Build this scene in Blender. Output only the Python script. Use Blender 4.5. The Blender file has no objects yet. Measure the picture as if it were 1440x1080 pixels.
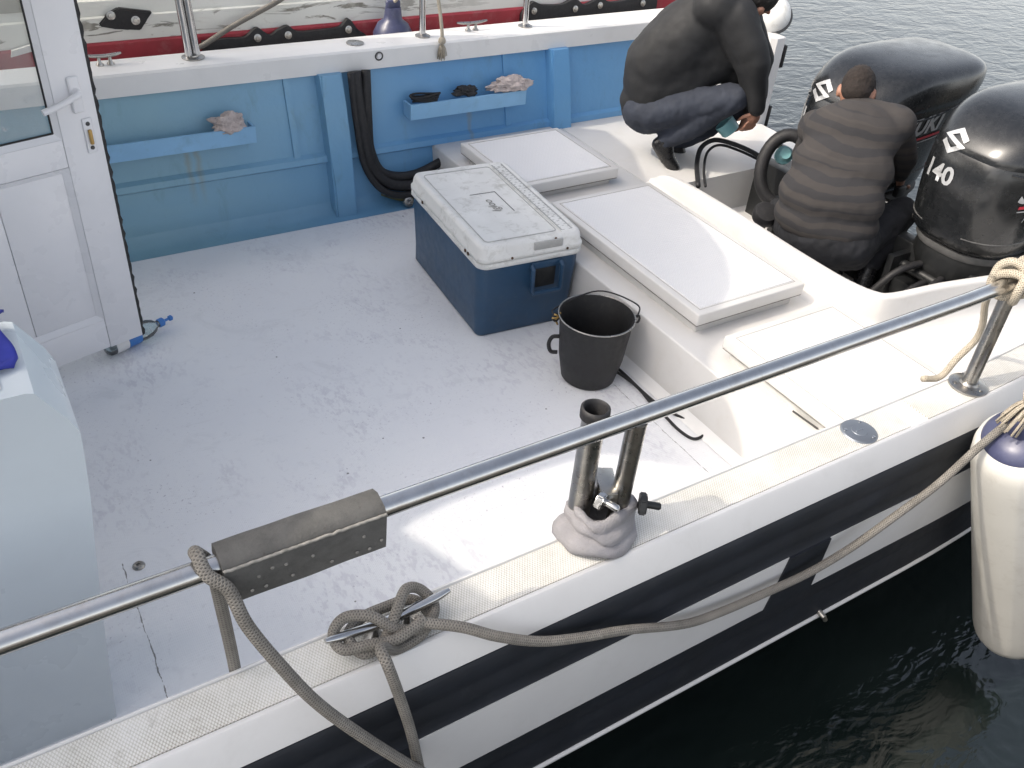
import bpy, bmesh, math, random
from mathutils import Vector, Matrix, noise as mn
from mathutils.bvhtree import BVHTree
S = bpy.context.scene
COL = S.collection
R_ = math.radians
random.seed(7)
# ------------------------------------------------------------------ camera, world, sun, exposure
FPX, CX, CY, CAMZ = 1263.0, 720.0, 540.0, 2.4
def _d(px, py): return Vector((px - CX, -(py - CY), -FPX))
_X = _d(3090, -190).normalized(); _Y = _d(-280, -520); _Y = (_Y - _X * _X.dot(_Y)).normalized(); _Z = _X.cross(_Y)
CR = Matrix((_X, _Y, _Z)); CP = Vector((0, 0, CAMZ))
cd = bpy.data.cameras.new('camera'); cam = bpy.data.objects.new('camera', cd); COL.objects.link(cam)
cam.matrix_world = Matrix.Translation(CP) @ CR.to_4x4()
cd.sensor_width = 36; cd.lens = 36 * FPX / 1440; cd.clip_end = 2000; cd.clip_start = .02
S.camera = cam
SUN = Vector((-.68, .18, .70)).normalized()
HAZE = 6.6
w = bpy.data.worlds.new('World'); S.world = w; w.use_nodes = True
nt = w.node_tree; bg = nt.nodes['Background']
sky = nt.nodes.new('ShaderNodeTexSky'); sky.sky_type = 'NISHITA'; sky.sun_disc = False
sky.sun_elevation = math.asin(SUN.z); sky.sun_rotation = math.atan2(SUN.x, SUN.y)
sky.air_density = 1.0; sky.dust_density = 7.0; sky.ozone_density = 1.0
hs = nt.nodes.new('ShaderNodeHueSaturation'); hs.inputs['Saturation'].default_value = .62
nt.links.new(sky.outputs[0], hs.inputs['Color'])
# bright hazy band of sky low over the water
tc = nt.nodes.new('ShaderNodeTexCoord'); sx = nt.nodes.new('ShaderNodeSeparateXYZ'); nt.links.new(tc.outputs['Generated'], sx.inputs[0])
mr = nt.nodes.new('ShaderNodeMapRange'); mr.inputs[1].default_value = 0; mr.inputs[2].default_value = 1; mr.inputs[3].default_value = 1; mr.inputs[4].default_value = 0
pw = nt.nodes.new('ShaderNodeMath'); pw.operation = 'POWER'; pw.inputs[1].default_value = 3.2
nt.links.new(sx.outputs[2], mr.inputs[0]); nt.links.new(mr.outputs[0], pw.inputs[0])
hz = nt.nodes.new('ShaderNodeMix'); hz.data_type = 'RGBA'; hz.blend_type = 'ADD'; hz.clamp_factor = False
pm = nt.nodes.new('ShaderNodeMath'); pm.operation = 'MULTIPLY'; pm.inputs[1].default_value = HAZE
nt.links.new(pw.outputs[0], pm.inputs[0]); nt.links.new(pm.outputs[0], hz.inputs[0]); nt.links.new(hs.outputs[0], hz.inputs[6]); hz.inputs[7].default_value = (1.0, 1.0, .98, 1)
nt.links.new(hz.outputs[2], bg.inputs[0]); bg.inputs[1].default_value = 0.15
sl = bpy.data.lights.new('sun', 'SUN'); so = bpy.data.objects.new('sun', sl); COL.objects.link(so)
sl.energy = 1.4; sl.angle = R_(.7); sl.color = (1.0, .91, .77)
so.rotation_euler = SUN.to_track_quat('Z', 'Y').to_euler(); so.location = (-6, 2, 8)
S.view_settings.view_transform = 'Standard'; S.view_settings.look = 'None'
S.view_settings.gamma = 1; S.view_settings.exposure = 0.72
S.cycles.max_bounces = 8

# ------------------------------------------------------------------ measuring helpers (a point on a real plane)
def _ray(px, py): return (CR @ _d(px, py)).normalized()
def PZ(px, py, z): v = _ray(px, py); return CP + v * ((z - CP.z) / v.z)
def PY(px, py, y): v = _ray(px, py); return CP + v * ((y - CP.y) / v.y)
def PX(px, py, x): v = _ray(px, py); return CP + v * ((x - CP.x) / v.x)
def PP(px, py, p0, n): v = _ray(px, py); return CP + v * ((p0 - CP).dot(n) / v.dot(n))

# ------------------------------------------------------------------ materials
def nodes(name):
    m = bpy.data.materials.new(name); m.use_nodes = True
    t = m.node_tree; return m, t, t.nodes['Principled BSDF']
class NT:
    def __init__(s, t): s.t = t
    def n(s, typ, **k):
        x = s.t.nodes.new(typ)
        for a, b in k.items(): setattr(x, a, b)
        return x
    def l(s, a, b): s.t.links.new(a, b)
    def coord(s, kind='Object', scale=(1, 1, 1), rot=(0, 0, 0), loc=(0, 0, 0)):
        c = s.n('ShaderNodeTexCoord'); m = s.n('ShaderNodeMapping')
        m.inputs['Scale'].default_value = scale; m.inputs['Rotation'].default_value = rot; m.inputs['Location'].default_value = loc
        s.l(c.outputs[kind], m.inputs[0]); return m.outputs[0]
    def noise(s, v, scale, detail=4, rough=.55, dist=0):
        x = s.n('ShaderNodeTexNoise'); s.l(v, x.inputs['Vector']); x.inputs['Scale'].default_value = scale
        x.inputs['Detail'].default_value = detail; x.inputs['Roughness'].default_value = rough; x.inputs['Distortion'].default_value = dist
        return x.outputs[0]
    def ramp(s, v, a, b, inv=False):
        x = s.n('ShaderNodeMapRange'); x.inputs[1].default_value = a; x.inputs[2].default_value = b
        if inv: x.inputs[3].default_value = 1; x.inputs[4].default_value = 0
        s.l(v, x.inputs[0]); return x.outputs[0]
    def m(s, op, a, b=None, c=None):
        x = s.n('ShaderNodeMath', operation=op)
        for i, q in enumerate((a, b, c)):
            if q is None: continue
            if isinstance(q, (int, float)): x.inputs[i].default_value = q
            else: s.l(q, x.inputs[i])
        return x.outputs[0]
    def mix(s, f, a, b):
        x = s.n('ShaderNodeMix', data_type='RGBA')
        if isinstance(f, (int, float)): x.inputs[0].default_value = f
        else: s.l(f, x.inputs[0])
        for i, q in ((6, a), (7, b)):
            if isinstance(q, tuple): x.inputs[i].default_value = (*q, 1)
            else: s.l(q, x.inputs[i])
        return x.outputs[2]
    def bump(s, bs, h, strength=.3, dist=.01, prev=None):
        x = s.n('ShaderNodeBump'); x.inputs['Strength'].default_value = strength; x.inputs['Distance'].default_value = dist
        s.l(h, x.inputs['Height'])
        if prev is not None: s.l(prev, x.inputs['Normal'])
        if bs is not None: s.l(x.outputs[0], bs.inputs['Normal'])
        return x.outputs[0]
    def xyz(s, v):
        x = s.n('ShaderNodeSeparateXYZ'); s.l(v, x.inputs[0]); return x.outputs

def plain(name, col, rough=.5, metal=0, var=.12, nscale=9, bump=.08, bscale=60, dirt=None, dirtamt=.5, coat=0, spec=None):
    m, t, b = nodes(name); g = NT(t); v = g.coord()
    n = g.noise(v, nscale, 5)
    lo = tuple(c * (1 - var) for c in col); hi = tuple(min(1, c * (1 + var * .6)) for c in col)
    c = g.mix(g.ramp(n, .3, .7), lo, hi)
    if dirt:
        dn = g.noise(v, nscale * 2.3, 8, .7, .4)
        c = g.mix(g.m('MULTIPLY', g.ramp(dn, .52, .72), dirtamt), c, dirt)
    g.l(c, b.inputs['Base Color']); b.inputs['Metallic'].default_value = metal
    rr = g.ramp(g.noise(v, nscale * 3, 4), .2, .8)
    x = g.m('MULTIPLY_ADD', rr, .16, rough - .08); g.l(x, b.inputs['Roughness'])
    if bump: g.bump(b, g.noise(v, bscale, 4), bump, .004)
    if coat: b.inputs['Coat Weight'].default_value = coat; b.inputs['Coat Roughness'].default_value = .08
    if spec is not None: b.inputs['Specular IOR Level'].default_value = spec
    return m

M = {}
M['gelcoat'] = plain('white_gelcoat', (.78, .775, .765), .32, var=.04, nscale=3, bump=.04, bscale=25, dirt=(.5, .49, .46), dirtamt=.12)
M['coaming'] = plain('cream_gelcoat', (.64, .63, .615), .35, var=.05, nscale=3, dirt=(.5, .46, .4), dirtamt=.2)
M['gelcoat_face'] = plain('white_gelcoat_rubbing_face', (.66, .655, .65), .4, var=.05, nscale=4, dirt=(.4, .39, .37), dirtamt=.15)
M['pvc'] = plain('white_door_plastic', (.74, .74, .76), .3, var=.04, nscale=2, bump=.02, dirt=(.5, .5, .5), dirtamt=.15)
M['console'] = plain('console_gelcoat', (.63, .69, .73), .3, var=.05, nscale=1.5, bump=.02, dirt=(.45, .47, .48), dirtamt=.1)
M['navy'] = plain('black_hull_stripe', (.009, .012, .019), .6, var=.3, nscale=6, bump=.1, bscale=30, dirt=(.04, .044, .05), dirtamt=.2)
M['rubber'] = plain('black_rubber', (.014, .014, .016), .6, var=.3, nscale=20, bump=.15, dirt=(.06, .055, .05), dirtamt=.35)
M['bucket'] = plain('black_bucket_rubber', (.008, .008, .009), .55, var=.25, nscale=14, bump=.2, bscale=40, dirt=(.04, .037, .03), dirtamt=.3)
M['steel'] = plain('stainless_steel', (.56, .56, .56), .2, metal=1, var=.12, nscale=12, bump=.03, dirt=(.3, .22, .15), dirtamt=.2)
M['steel_dull'] = plain('dull_stainless_steel', (.40, .39, .37), .30, metal=1, var=.2, nscale=20, bump=.08, dirt=(.22, .13, .07), dirtamt=.4)
M['chrome_dark'] = plain('grey_metal', (.25, .27, .3), .4, metal=.8, var=.15)
M['navy_plastic'] = plain('navy_cooler_plastic', (.020, .062, .125), .42, var=.14, nscale=8, bump=.1, bscale=90, dirt=(.07, .1, .13), dirtamt=.3)
M['lid_plastic'] = plain('scuffed_white_plastic', (.72, .72, .70), .42, var=.08, nscale=6, bump=.08, bscale=50, dirt=(.28, .27, .22), dirtamt=.55)
M['black_ink'] = plain('dark_ink', (.06, .06, .06), .6)
M['grey_label'] = plain('worn_grey_sticker', (.42, .42, .41), .5, dirt=(.6, .6, .58))
M['fender_blue'] = plain('fender_end_blue', (.050, .056, .115), .35, var=.15, nscale=18, dirt=(.12, .13, .2), dirtamt=.4)
M['fender_white'] = plain('fender_vinyl', (.68, .67, .63), .36, var=.05, nscale=7, bump=.05, dirt=(.42, .39, .33), dirtamt=.3)
M['blue_cloth'] = plain('blue_cloth', (.025, .035, .28), .8, var=.3, nscale=12, bump=.5, bscale=30)
M['towel'] = plain('grey_lilac_towel', (.28, .272, .285), .95, var=.14, nscale=18, bump=.6, bscale=260, dirt=(.26, .24, .24), dirtamt=.5)
M['rag'] = plain('dirty_pink_rag', (.52, .45, .43), .95, var=.25, nscale=24, bump=.6, bscale=120, dirt=(.14, .11, .1), dirtamt=.6)
M['skin'] = plain('skin', (.30, .15, .10), .5, var=.15, nscale=30, bump=.1, bscale=150)
M['hair'] = plain('dark_hair', (.012, .010, .009), .6, var=.4, nscale=60, bump=.8, bscale=200)
M['hair_brown'] = plain('cropped_brown_hair', (.020, .013, .010), .8, var=.6, nscale=120, bump=1.0, bscale=380)
M['jacket'] = plain('black_padded_jacket', (.012, .0125, .014), .72, var=.3, nscale=7, bump=.35, bscale=10)
M['denim'] = plain('grey_blue_trousers', (.028, .034, .050), .85, var=.22, nscale=9, bump=.5, bscale=18)
M['black_cloth'] = plain('black_trousers', (.012, .013, .017), .85, var=.3, nscale=9, bump=.5, bscale=18)
M['leather'] = plain('black_leather', (.012, .012, .013), .28, var=.3, nscale=20, bump=.2)
M['engine_low'] = plain('satin_black_metal', (.012, .013, .014), .45, var=.3, nscale=10, bump=.1, dirt=(.05, .05, .05), dirtamt=.3)
M['silver_mark'] = plain('silver_lettering', (.45, .46, .47), .35, metal=.3, var=.1, nscale=20, dirt=(.3, .3, .3), dirtamt=.5)
M['red_mark'] = plain('red_decal', (.45, .03, .05), .4)
M['red_paint'] = plain('worn_red_paint', (.38, .04, .055), .5, var=.22, nscale=5, dirt=(.45, .30, .28), dirtamt=.25)
M['olive'] = plain('olive_hose', (.10, .095, .03), .5, var=.3)
M['amber'] = plain('brass', (.5, .33, .12), .35, metal=.8, var=.2)
M['rusty'] = plain('rusty_metal', (.10, .055, .03), .6, metal=.3, var=.4, nscale=60)
M['seam'] = plain('seam_thread', (.26, .25, .23), .8, var=.4, nscale=60)
M['rub_grey'] = plain('grey_tread', (.09, .09, .09), .8, var=.25, nscale=20)
M['teal'] = plain('pale_teal_plastic', (.20, .42, .45), .35, var=.15)
M['cap_blue'] = plain('blue_pump_plastic', (.05, .20, .55), .35)
M['panel_grey'] = plain('weathered_grey_panel', (.36, .35, .30), .5, var=.15, dirt=(.2, .19, .16))

def cowl_mat():
    m, t, b = nodes('black_engine_paint'); g = NT(t); v = g.coord()
    n = g.noise(v, 40, 8, .7)
    g.l(g.mix(g.ramp(n, .42, .75), (.008, .009, .010), (.020, .021, .023)), b.inputs['Base Color'])
    g.l(g.m('MULTIPLY_ADD', g.ramp(g.noise(v, 14, 6, .7), .3, .7), .2, .16), b.inputs['Roughness'])
    b.inputs['Coat Weight'].default_value = .35; b.inputs['Coat Roughness'].default_value = .2
    g.bump(b, g.noise(v, 3, 2), .1, .01); return m
M['cowl'] = cowl_mat()

def floor_mat(name='deck_nonskid', dirty=1.0, seams=True, pat=0):
    m, t, b = nodes(name); g = NT(t); v = g.coord(loc=(1.8, 2.8, -.4)); x, y, z = g.xyz(v)[:3]
    base = g.mix(g.ramp(g.noise(v, 1.6, 4), .3, .7), (.77, .78, .81), (.82, .83, .845))
    # worn patches of speckle
    patch = g.ramp(g.noise(v, 2.3, 3, .6, .5), .46, .62)
    speck = g.ramp(g.noise(v, 75, 3, .7), .60, .70)
    f = g.m('MULTIPLY', g.m('MULTIPLY', patch, speck), 0.8 * dirty)
    c = g.mix(f, base, (.36, .34, .40))
    gr = g.m('MULTIPLY', g.m('MULTIPLY', g.ramp(g.noise(v, 1.7, 4, .6, .8), .50, .60), g.ramp(g.noise(g.coord(scale=(1, .5, 1), rot=(0, 0, .7)), 46, 2, .6), .5, .62)), .28 * dirty)
    c = g.mix(gr, c, (.44, .42, .50))
    stn = g.m('MULTIPLY', g.ramp(g.noise(v, 3.6, 7, .7, 1.2), .56, .66), .20 * dirty); c = g.mix(stn, c, (.52, .53, .56))
    fine = g.m('MULTIPLY', g.ramp(g.noise(v, 24, 6, .75), .58, .76), .35 * dirty)
    c = g.mix(fine, c, (.42, .41, .44))
    vo = g.n('ShaderNodeTexVoronoi'); vo.inputs['Scale'].default_value = 7; g.l(v, vo.inputs['Vector'])
    dots = g.m('LESS_THAN', vo.outputs['Distance'], .035); 
    keep = g.m('GREATER_THAN', g.noise(v, 3.1, 2), .52)
    c = g.mix(g.m('MULTIPLY', g.m('MULTIPLY', dots, keep), .75 * dirty), c, (.05, .045, .05))
    st = g.m('MULTIPLY', g.ramp(g.noise(g.coord(scale=(1, 5, 1), rot=(0, 0, .5)), 4, 6, .7, .3), .62, .8), .22 * dirty)
    c = g.mix(st, c, (.50, .49, .48))
    if seams:
        wob = g.m('MULTIPLY_ADD', g.noise(v, 9, 5, .7), .022, -.011)
        for sx, y0, y1, ww in ((.095, 1.0, 2.32, .0032), (2.215, 1.0, 2.62, .0022), (-.06, 1.0, 1.9, .003)):
            dx = g.m('ABSOLUTE', g.m('ADD', g.m('SUBTRACT', x, sx), wob))
            line = g.m('LESS_THAN', dx, g.m('MULTIPLY', g.ramp(g.noise(v, 38, 4), .36, .66), ww))
            rng = g.m('MULTIPLY', g.m('GREATER_THAN', y, y0), g.m('LESS_THAN', y, y1))
            c = g.mix(g.m('MULTIPLY', g.m('MULTIPLY', line, rng), .8), c, (.10, .09, .08))
    g.l(c, b.inputs['Base Color'])
    b.inputs['Roughness'].default_value = .42
    # moulded non-skid: small diagonal diamonds
    s1 = g.m('SINE', g.m('MULTIPLY', g.m('ADD', x, g.m('MULTIPLY', y, .6)), 520)); s2 = g.m('SINE', g.m('MULTIPLY', g.m('SUBTRACT', x, g.m('MULTIPLY', y, .6)), 520))
    if pat:
        s1 = g.m('SINE', g.m('MULTIPLY', g.m('ADD', x, g.m('MULTIPLY', y, .6)), 330)); s2 = g.m('SINE', g.m('MULTIPLY', g.m('SUBTRACT', x, g.m('MULTIPLY', y, .6)), 330))
        c = g.mix(1.0, c, (.76, .76, .77)); c = g.mix(g.m('MULTIPLY', g.ramp(g.m('ABSOLUTE', g.m('MULTIPLY', s1, s2)), .3, .0), pat), c, (.50, .49, .47)); g.l(c, b.inputs['Base Color'])
    bn = g.bump(None, g.m('MULTIPLY', s1, s2), .22 + pat, .0012 + pat * .002)
    g.bump(b, g.noise(v, 6, 5), .12, .01, bn)
    return m
M['deck'] = floor_mat()
M['hatch'] = floor_mat('hatch_nonskid', .25, False, .34)

def nonskid_mat():
    m, t, b = nodes('cream_diamond_nonskid'); g = NT(t); v = g.coord(loc=(1.8, 2.8, -.4)); x, y, z = g.xyz(v)[:3]
    k = math.pi / .0068
    s1 = g.m('SINE', g.m('MULTIPLY', g.m('ADD', x, g.m('MULTIPLY', y, .62)), k)); s2 = g.m('SINE', g.m('MULTIPLY', g.m('SUBTRACT', x, g.m('MULTIPLY', y, .62)), k))
    p = g.m('ABSOLUTE', g.m('MULTIPLY', s1, s2))
    dot = g.ramp(p, .12, .42)
    gap = g.mix(g.ramp(g.noise(v, 4, 7, .7), .38, .62), (.36, .34, .29), (.60, .59, .55))
    top = g.mix(g.ramp(g.noise(v, 8, 5), .3, .7), (.66, .65, .61), (.73, .725, .71))
    c = g.mix(dot, gap, top)
    spot = g.m('MULTIPLY', g.ramp(g.noise(v, 14, 7, .75, .4), .56, .76), g.ramp(x, 1.1, -.1))
    c = g.mix(g.m('MULTIPLY', spot, .55), c, (.18, .16, .12))
    g.l(c, b.inputs['Base Color']); b.inputs['Roughness'].default_value = .5
    g.bump(b, dot, .5, .002); return m
M['nonskid'] = nonskid_mat()

def blue_mat():
    m, t, b = nodes('blue_bulwark_paint'); g = NT(t); v = g.coord(loc=(1.8, 2.8, -.4)); x, y, z = g.xyz(v)[:3]
    n = g.noise(g.coord(scale=(.6, 1, 1.6)), 2.2, 5, .6, .3)
    aft = g.m('ADD', g.ramp(x, .8, 2.4), g.m('MULTIPLY_ADD', n, .6, -.3))
    c = g.mix(g.ramp(aft, 0, 1), (.23, .41, .51), (.13, .33, .59))
    st = g.ramp(g.noise(g.coord(scale=(1, 1, .35)), 7, 7, .7, .5), .56, .78)
    c = g.mix(g.m('MULTIPLY', st, .35), c, (.10, .17, .15))
    # algae grime at the foot of the wall
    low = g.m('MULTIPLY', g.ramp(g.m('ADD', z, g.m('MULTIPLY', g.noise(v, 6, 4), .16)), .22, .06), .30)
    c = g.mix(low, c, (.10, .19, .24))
    # rust runs below the tray screws
    for rx in (.97, 1.02, 2.62):
        d = g.m('ABSOLUTE', g.m('ADD', g.m('SUBTRACT', x, rx), g.m('MULTIPLY_ADD', g.noise(v, 12, 3), .04, -.02)))
        f = g.m('MULTIPLY', g.ramp(d, .022, .0), g.m('MULTIPLY', g.ramp(z, .16, .34), g.m('LESS_THAN', z, .5)))
        c = g.mix(g.m('MULTIPLY', f, .4), c, (.30, .24, .10))
    g.l(c, b.inputs['Base Color']); b.inputs['Roughness'].default_value = .42
    g.bump(b, g.noise(v, 5, 5), .35, .02); return m
M['blue'] = blue_mat()
M['blue_tray'] = plain('light_blue_tray_paint', (.25, .48, .72), .4, var=.08, nscale=5, dirt=(.1, .16, .18), dirtamt=.25)

def rope_mat(name, c1, c2):
    m, t, b = nodes(name); g = NT(t)
    u = g.coord('UV'); ux, uy, _ = g.xyz(u)[:3]
    a = g.m('SINE', g.m('MULTIPLY', g.m('ADD', g.m('MULTIPLY', uy, 165), g.m('MULTIPLY', ux, 6)), 6.2832))
    bb = g.m('SINE', g.m('MULTIPLY', g.m('SUBTRACT', g.m('MULTIPLY', uy, 165), g.m('MULTIPLY', ux, 6)), 6.2832))
    h = g.m('MAXIMUM', a, bb); v = g.coord()
    c = g.mix(g.ramp(g.noise(v, 22, 6, .7), .3, .7), c1, c2)
    c = g.mix(g.ramp(h, .2, -.6), c, tuple(q * .5 for q in c1))
    g.l(c, b.inputs['Base Color']); b.inputs['Roughness'].default_value = .9
    g.bump(b, h, .6, .002, g.bump(None, g.noise(v, 300, 3), .5, .002)); return m
M['rope'] = rope_mat('grey_braided_rope', (.17, .158, .14), (.28, .262, .235))
M['rope_light'] = rope_mat('pale_braided_rope', (.42, .37, .29), (.56, .50, .41))
M['rope_black'] = rope_mat('black_cord', (.02, .02, .022), (.05, .05, .05))

def shirt_mat():
    m, t, b = nodes('striped_brown_shirt'); g = NT(t); v = g.coord(); x, y, z = g.xyz(v)[:3]
    h = g.m('ADD', z, g.m('MULTIPLY', g.noise(v, 3, 4), .07))
    s = g.m('SINE', g.m('MULTIPLY', g.m('ADD', h, g.m('MULTIPLY', g.noise(v, 1.6, 3), .10)), 100))
    s2 = g.m('SINE', g.m('MULTIPLY', h, 35))
    c = g.mix(g.ramp(s, -.10, .12), (.024, .0235, .026), (.038, .034, .033))
    c = g.mix(g.m('MULTIPLY', g.ramp(s2, .75, .85), .5), c, (.052, .046, .043))
    g.l(c, b.inputs['Base Color']); b.inputs['Roughness'].default_value = .9
    g.bump(b, g.noise(g.coord(scale=(1, 1, 2.5)), 6, 5, .6, .5), .22, .012, g.bump(None, g.noise(v, 400, 2), .3, .001)); return m
M['shirt'] = shirt_mat()

def hide_mat():
    m, t, b = nodes('weathered_hide'); g = NT(t); v = g.coord()
    c = g.mix(g.ramp(g.noise(v, 9, 7, .7), .3, .7), (.062, .061, .058), (.13, .127, .121))
    sp = g.ramp(g.noise(v, 55, 4, .7), .62, .75)
    c = g.mix(g.m('MULTIPLY', sp, .6), c, (.05, .04, .035))
    g.l(c, b.inputs['Base Color']); b.inputs['Roughness'].default_value = .85
    g.bump(b, g.noise(v, 80, 6, .7), .7, .004); return m
M['hide'] = hide_mat()

def old_hull_mat():
    m, t, b = nodes('flaking_white_hull'); g = NT(t); v = g.coord(loc=(2, 6.2, -.4)); x, y, z = g.xyz(v)[:3]
    c = g.mix(g.ramp(g.noise(v, 2, 5), .3, .7), (.68, .68, .63), (.76, .76, .72))
    v2 = g.coord(scale=(1.0, 1, 5.5), rot=(0, R_(4), 0))
    n = g.noise(v2, 2.6, 8, .62, .6)
    zone = g.m('MULTIPLY', g.ramp(x, 3.3, 2.2), g.m('MULTIPLY', g.ramp(z, .98, .94), g.ramp(z, .80, .86)))
    f = g.m('MULTIPLY', g.ramp(n, .545, .575), zone)
    wear = g.mix(g.ramp(g.noise(v, 20, 5), .4, .6), (.16, .15, .12), (.34, .32, .28))
    c = g.mix(g.m('MULTIPLY', f, .9), c, wear)
    n2 = g.ramp(g.noise(g.coord(scale=(1, 1, 3)), 5, 8, .7, 1.0), .60, .72)
    c = g.mix(g.m('MULTIPLY', n2, .4), c, (.42, .38, .33))
    g.l(c, b.inputs['Base Color']); b.inputs['Roughness'].default_value = .5
    g.bump(b, g.noise(v, 10, 6), .3, .01); return m
M['old_hull'] = old_hull_mat()

def glass_mat(name, tint, alpha=.16, rough=.05):
    m, t, b = nodes(name); g = NT(t)
    tr = g.n('ShaderNodeBsdfTransparent'); tr.inputs[0].default_value = (*tint, 1)
    gl = g.n('ShaderNodeBsdfGlossy'); gl.inputs['Roughness'].default_value = rough
    df = g.n('ShaderNodeBsdfDiffuse'); df.inputs[0].default_value = (.8, .8, .8, 1)
    v = g.coord(); sm = g.ramp(g.noise(v, 11, 8, .7, 1.2), .60, .74)
    mx = g.n('ShaderNodeMixShader'); g.l(g.m('MULTIPLY_ADD', sm, .4, alpha * .5), mx.inputs[0]); g.l(tr.outputs[0], mx.inputs[1]); g.l(df.outputs[0], mx.inputs[2])
    fr = g.n('ShaderNodeFresnel'); fr.inputs[0].default_value = 1.5
    m2 = g.n('ShaderNodeMixShader'); g.l(fr.outputs[0], m2.inputs[0]); g.l(mx.outputs[0], m2.inputs[1]); g.l(gl.outputs[0], m2.inputs[2])
    g.l(m2.outputs[0], t.nodes['Material Output'].inputs[0]); return m
M['glass'] = glass_mat('smudged_door_glass', (.93, .95, .95))
M['bottle'] = glass_mat('clear_bottle_plastic', (.80, .90, .92), .22, .1)

def water_mat():
    m, t, b = nodes('sea_water'); g = NT(t)
    v = g.coord(scale=(1, 1.9, 1), rot=(0, 0, R_(-52)))
    n1 = g.noise(v, 2.6, 3, .5, .9); n2 = g.noise(v, 8, 3, .5, .8); n3 = g.noise(g.coord(), 30, 3, .5)
    h = g.m('ADD', g.m('MULTIPLY', n1, .75), g.m('ADD', g.m('MULTIPLY', n2, .25), g.m('MULTIPLY', n3, .03)))
    g.bump(b, h, .19, .12)
    big = g.noise(g.coord(), .9, 4)
    g.l(g.mix(g.ramp(big, .3, .7), (.004, .008, .0075), (.012, .019, .018)), b.inputs['Base Color'])
    b.inputs['Roughness'].default_value = .10; b.inputs['IOR'].default_value = 1.5
    b.inputs['Specular IOR Level'].default_value = .9
    return m
M['water'] = water_mat()
M['concrete'] = plain('quay_concrete', (.22, .21, .19), .85, var=.2, nscale=3, bump=.5, bscale=15, dirt=(.08, .08, .07), dirtamt=.5)

# ------------------------------------------------------------------ mesh helpers
ORG = {}
def root_loc(parent):
    return ORG.get(parent.name, Vector((0, 0, 0))) if parent else Vector((0, 0, 0))
def thing(name, label, cat, loc=(0, 0, 0), group=None, kind=None):
    o = bpy.data.objects.new(name, None); COL.objects.link(o); o.location = loc; o.empty_display_size = .1
    o['label'] = label; o['category'] = cat
    if group: o['group'] = group
    ORG[o.name] = Vector(loc); return o
def obj(name, bm, m, parent=None, smooth=None, label=None, cat=None, group=None, mods=None, me=None):
    """links a bmesh built in world coordinates; parts are re-based on their thing's origin"""
    if me is None:
        me = bpy.data.meshes.new(name)
        bmesh.ops.recalc_face_normals(bm, faces=bm.faces[:])
        off = root_loc(parent)
        if parent is None:
            xs = [v.co for v in bm.verts]
            off = Vector(((min(c.x for c in xs) + max(c.x for c in xs)) / 2, (min(c.y for c in xs) + max(c.y for c in xs)) / 2, min(c.z for c in xs)))
        bmesh.ops.translate(bm, verts=bm.verts[:], vec=-off)
        bm.to_mesh(me); bm.free()
    else:
        off = root_loc(parent) if parent else Vector((0, 0, 0))
        me.transform(Matrix.Translation(-off))
    o = bpy.data.objects.new(name, me); COL.objects.link(o)
    if parent is None: o.location = off
    else:
        o.parent = parent; ORG[o.name] = off
    if isinstance(m, (list, tuple)):
        for q in m: me.materials.append(q)
    else: me.materials.append(m)
    if smooth is not None:
        for p in me.polygons: p.use_smooth = True
        if smooth < 180 and hasattr(me, 'set_sharp_from_angle'): me.set_sharp_from_angle(angle=R_(smooth))
    if label: o['label'] = label
    if cat: o['category'] = cat
    if group: o['group'] = group
    return o
def B(): return bmesh.new()
def box(bm, a, b, bev=0, seg=2, rot=None, piv=None):
    a, b = Vector(a), Vector(b); c = (a + b) / 2
    r = bmesh.ops.create_cube(bm, size=1); vs = r['verts']
    d = b - a
    bmesh.ops.scale(bm, verts=vs, vec=(abs(d.x), abs(d.y), abs(d.z)))
    if bev:
        es = list({e for v in vs for e in v.link_edges})
        rr = bmesh.ops.bevel(bm, geom=es, offset=bev, segments=seg, profile=.5, affect='EDGES')
        vs = list({v for v in rr['verts']} | {v for v in vs if v.is_valid})
    if rot is not None: bmesh.ops.rotate(bm, verts=vs, cent=(0, 0, 0), matrix=rot)
    bmesh.ops.translate(bm, verts=vs, vec=c); return vs
def catmull(pts, n=8, closed=False):
    P = [Vector(p) for p in pts]; out = []
    N = len(P)
    rng = range(N) if closed else range(N - 1)
    for i in rng:
        p0 = P[(i - 1) % N] if (closed or i > 0) else P[0] * 2 - P[1]
        p1 = P[i]; p2 = P[(i + 1) % N]
        p3 = P[(i + 2) % N] if (closed or i + 2 < N) else P[-1] * 2 - P[-2]
        for k in range(n):
            t = k / n
            out.append(.5 * ((2 * p1) + (-p0 + p2) * t + (2 * p0 - 5 * p1 + 4 * p2 - p3) * t * t + (-p0 + 3 * p1 - 3 * p2 + p3) * t ** 3))
    if not closed: out.append(P[-1])
    return out
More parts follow.
